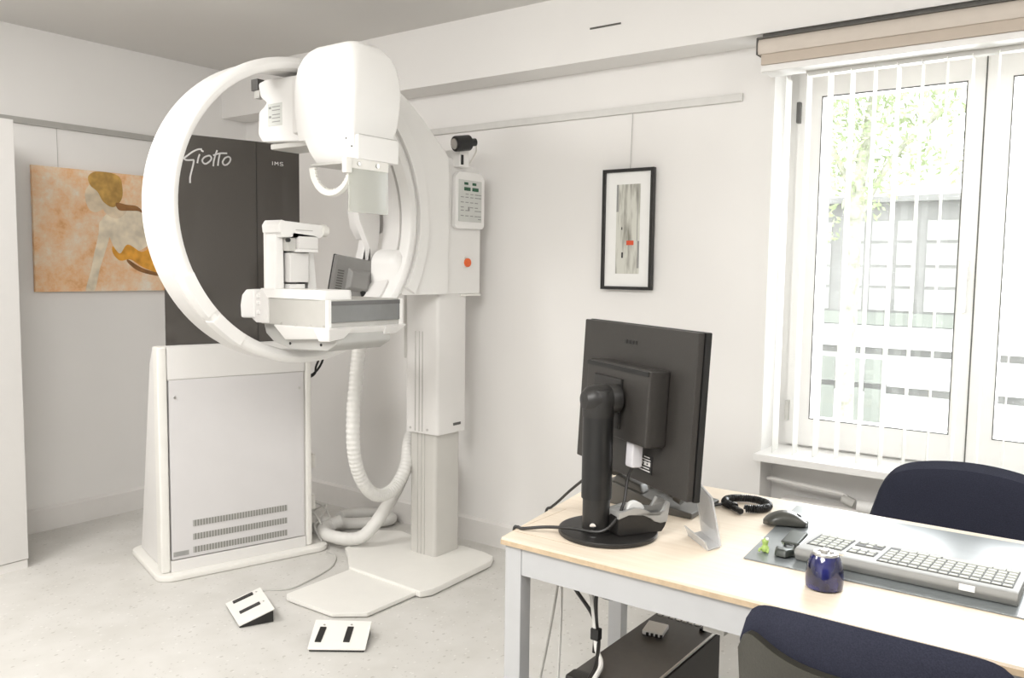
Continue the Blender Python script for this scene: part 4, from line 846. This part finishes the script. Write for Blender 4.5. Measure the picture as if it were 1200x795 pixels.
# ------------------------------------------------------------------ computer under desk
pcx = thing('computer_tower', 'black desktop computer tower on the floor under the desk', 'computer', (1.9, .96, 0))
bx('case', 1.70, 2.135, .862, 1.050, .006, .447, mat('case_black', (.065, .060, .054), .38, noise=.05, nscale=60), pcx, .004)
b = NB(); prism(b, [(1.655, .860, .004), (1.70, .860, .004), (1.70, 1.052, .004), (1.655, 1.052, .004)], [(1.655, .860, .450), (1.70, .860, .450), (1.70, 1.052, .450), (1.655, 1.052, .450)]); obj('front_bezel', b, DARK, pcx, .006)
bx('side_panel', 1.71, 2.13, .856, .862, .02, .44, MONB, pcx, .001); bx('trim_strip', 1.70, 2.135, .858, .864, .4445, .4495, METAL, pcx, .001)
b = NB()
for k in range(9): box(b, 2.118, 2.128, .875+.019*k, .888+.019*k, .4465, .4495)
obj('rear_slots', b, METAL, pcx, .001)
bx('latch', 2.09, 2.12, .885, .90, .447, .456, BLACK, pcx, .002)
uh = thing('usb_hub', 'small white four port hub lying on top of the computer tower', 'usb hub', (2.01, .99, .447))
b = NB(); prism(b, [(1.975, 1.013, .4478), (1.984, .957, .4478), (2.05, .970, .4478), (2.045, 1.028, .4478)], [(1.975, 1.013, .461), (1.984, .957, .461), (2.05, .970, .461), (2.045, 1.028, .461)]); obj('shell', b, PAPER, uh, .003)
for k in range(4): bx('port', 1.9735+.002*k, 1.9785+.002*k, 1.000-.0125*k-.006, 1.000-.0125*k, .4485, .457, BLACK, uh)
# cables under the desk
tag(tb('cable', [(1.9, 1.232, .66), (1.9, 1.235, .56), (1.9, 1.262, .40), (1.9, 1.30, .20), (1.9, 1.31, .01)], .004, LGREY, None, 8, 8), 'grey cable hanging under the desk, the one slanting away to the left', 'cable')
tag(tb('cable', [(1.895, 1.224, .66), (1.9, 1.222, .50), (1.9, 1.228, .30), (1.9, 1.24, .01)], .0035, HOSEM, None, 8, 8), 'pale cable hanging nearly straight down under the desk', 'cable')
cbn = thing('cable_bundle', 'black and white cable bundle with a strap hanging under the desk before the tower', 'cable', (1.78, 1.03, .3))
b = NB(); x = 1.78
tube(b, [(x-.03, 1.10, .665), (x-.03, 1.09, .63), (x, 1.055, .56), (x, 1.043, .52), (x, 1.045, .46)], .005, 8, 8)
tube(b, [(x, 1.10, .665), (x, 1.075, .632), (x, 1.03, .612), (x, .99, .612), (x, .965, .625), (x+.03, .955, .66)], .005, 8, 8)
tube(b, [(x, 1.035, .65), (x, 1.042, .60), (x, 1.04, .54), (x, 1.032, .49), (1.71, 1.0, .462), (1.640, .985, .43), (1.632, .985, .25), (1.62, 1.0, .01)], .005, 8, 8)
obj('black_cords', b, DARK, cbn)
tb('white_cord', [(x, 1.063, .65), (x, 1.048, .56), (x-.002, 1.04, .50), (x-.012, 1.030, .475), (1.72, .99, .464), (1.638, .97, .43), (1.630, .97, .22), (1.61, .98, .01)], .0062, HOSEM, cbn)
bx('strap', x-.010, x+.010, 1.028, 1.052, .495, .525, BLACK, cbn, .003)

# ------------------------------------------------------------------ chairs
def chair(label, cx, cy, face, W, ztop, zbot, arch, seamed, curve=.05, taper=0.0, ce=14):
    """face=+1: sitter looks towards +X (back of the rest faces -X)"""
    c = thing('office_chair', label, 'chair', (cx+face*.22, cy, 0), 'navy office chairs at the desk')
    def grid(off, thick, s0=1.0, nu=36, nv=22, inset=0.0, topcut=None, flat=False):
        bm = NB(); F_, B_ = [], []
        for j in range(nv+1):
            v = j/nv; rf, rb = [], []
            for i in range(nu+1):
                u = -1+2*i/nu
                # rounded upper outline (superellipse) and slight waist
                hw = W/2*(0.93+.07*math.sin(PI*min(1, v*1.15)/1.0*.5)+taper*(1-v)-taper*.3)-inset
                y_ = u*hw
                ztp = ztop-arch*(u*u)-.07*abs(u)**ce - inset
                if topcut: ztp = topcut(u, ztp)
                z = zbot+inset+(ztp-zbot-inset)*v
                bul = thick*(1-abs(u)**6)**.5*(1-(2*v-1)**8)**.5 if not flat else thick*(1-.5*abs(u)**12)
                xb = cx+face*(curve*u*u) - face*.05*(v-.5)
                rf.append(bm.verts.new((xb+face*(off+bul), cy+y_, z))); rb.append(bm.verts.new((xb+face*(off-.0), cy+y_, z)))
            F_.append(rf); B_.append(rb)
        for j in range(nv):
            for i in range(nu):
                bm.faces.new((F_[j][i], F_[j][i+1], F_[j+1][i+1], F_[j+1][i])); bm.faces.new((B_[j][i], B_[j+1][i], B_[j+1][i+1], B_[j][i+1]))
        for j in range(nv):
            bm.faces.new((F_[j][0], F_[j+1][0], B_[j+1][0], B_[j][0])); bm.faces.new((F_[j][nu], B_[j][nu], B_[j+1][nu], F_[j+1][nu]))
        for i in range(nu):
            bm.faces.new((F_[nv][i], F_[nv][i+1], B_[nv][i+1], B_[nv][i])); bm.faces.new((F_[0][i], B_[0][i], B_[0][i+1], F_[0][i+1]))
        return bm
    obj('backrest_cushion', grid(-.012, .055), NAVY, c)
    obj('backrest_back_padding', grid(-.012, -.012), NAVY, c)
    obj('back_shell', grid(-.016, -.018, inset=.002, topcut=lambda u, z: z-.073*(1-abs(u)**3.5)-.008, flat=True), OLIVE, c)
    s0, s1 = sorted((cx+face*.03, cx+face*.47))
    b = NB(); R_ = []
    for z, g in ((.42, .02), (.435, 0), (.47, 0), (.485, .015), (.49, .05)): R_.append([(x, y_, z) for x, y_ in rrect(s0+g, s1-g, cy-.23+g, cy+.23-g, .06)])
    loft(b, R_); obj('seat', b, NAVY, c)
    bx('back_bracket', min(cx-face*.03, cx+face*.12), max(cx-face*.03, cx+face*.12), cy-.03, cy+.03, .40, .43, BLACK, c, .004)
    bx('back_spine', cx-.055 if face > 0 else cx+.03, cx-.03 if face > 0 else cx+.055, cy-.03, cy+.03, .40, zbot+.12, BLACK, c, .004)
    cyl('gas_post', (cx+face*.24, cy, .09), (0, 0, 1), .025, .33, BLACK, c)
    for k in range(5):
        a = 2*PI*k/5+.3; e = Vector((cx+face*.24+.27*math.cos(a), cy+.27*math.sin(a), .065))
        tb('foot', [(cx+face*.24, cy, .10), tuple((Vector((cx+face*.24, cy, .10))+e)/2), tuple(e)], .018, BLACK, c, 8, 2)
        cyl('castor', (e.x-.012, e.y, .026), (1, 0, 0), .026, .024, BLACK, c, 16)
    return c
chair('navy office chair with black shell at the near side of the desk, seen from behind', 1.33, .295, 1, .42, .893, .52, .02, True)
chair('navy office chair at the far side of the desk by the window', 2.70, .355, -1, .52, .876, .50, .035, False, taper=.28, ce=9)
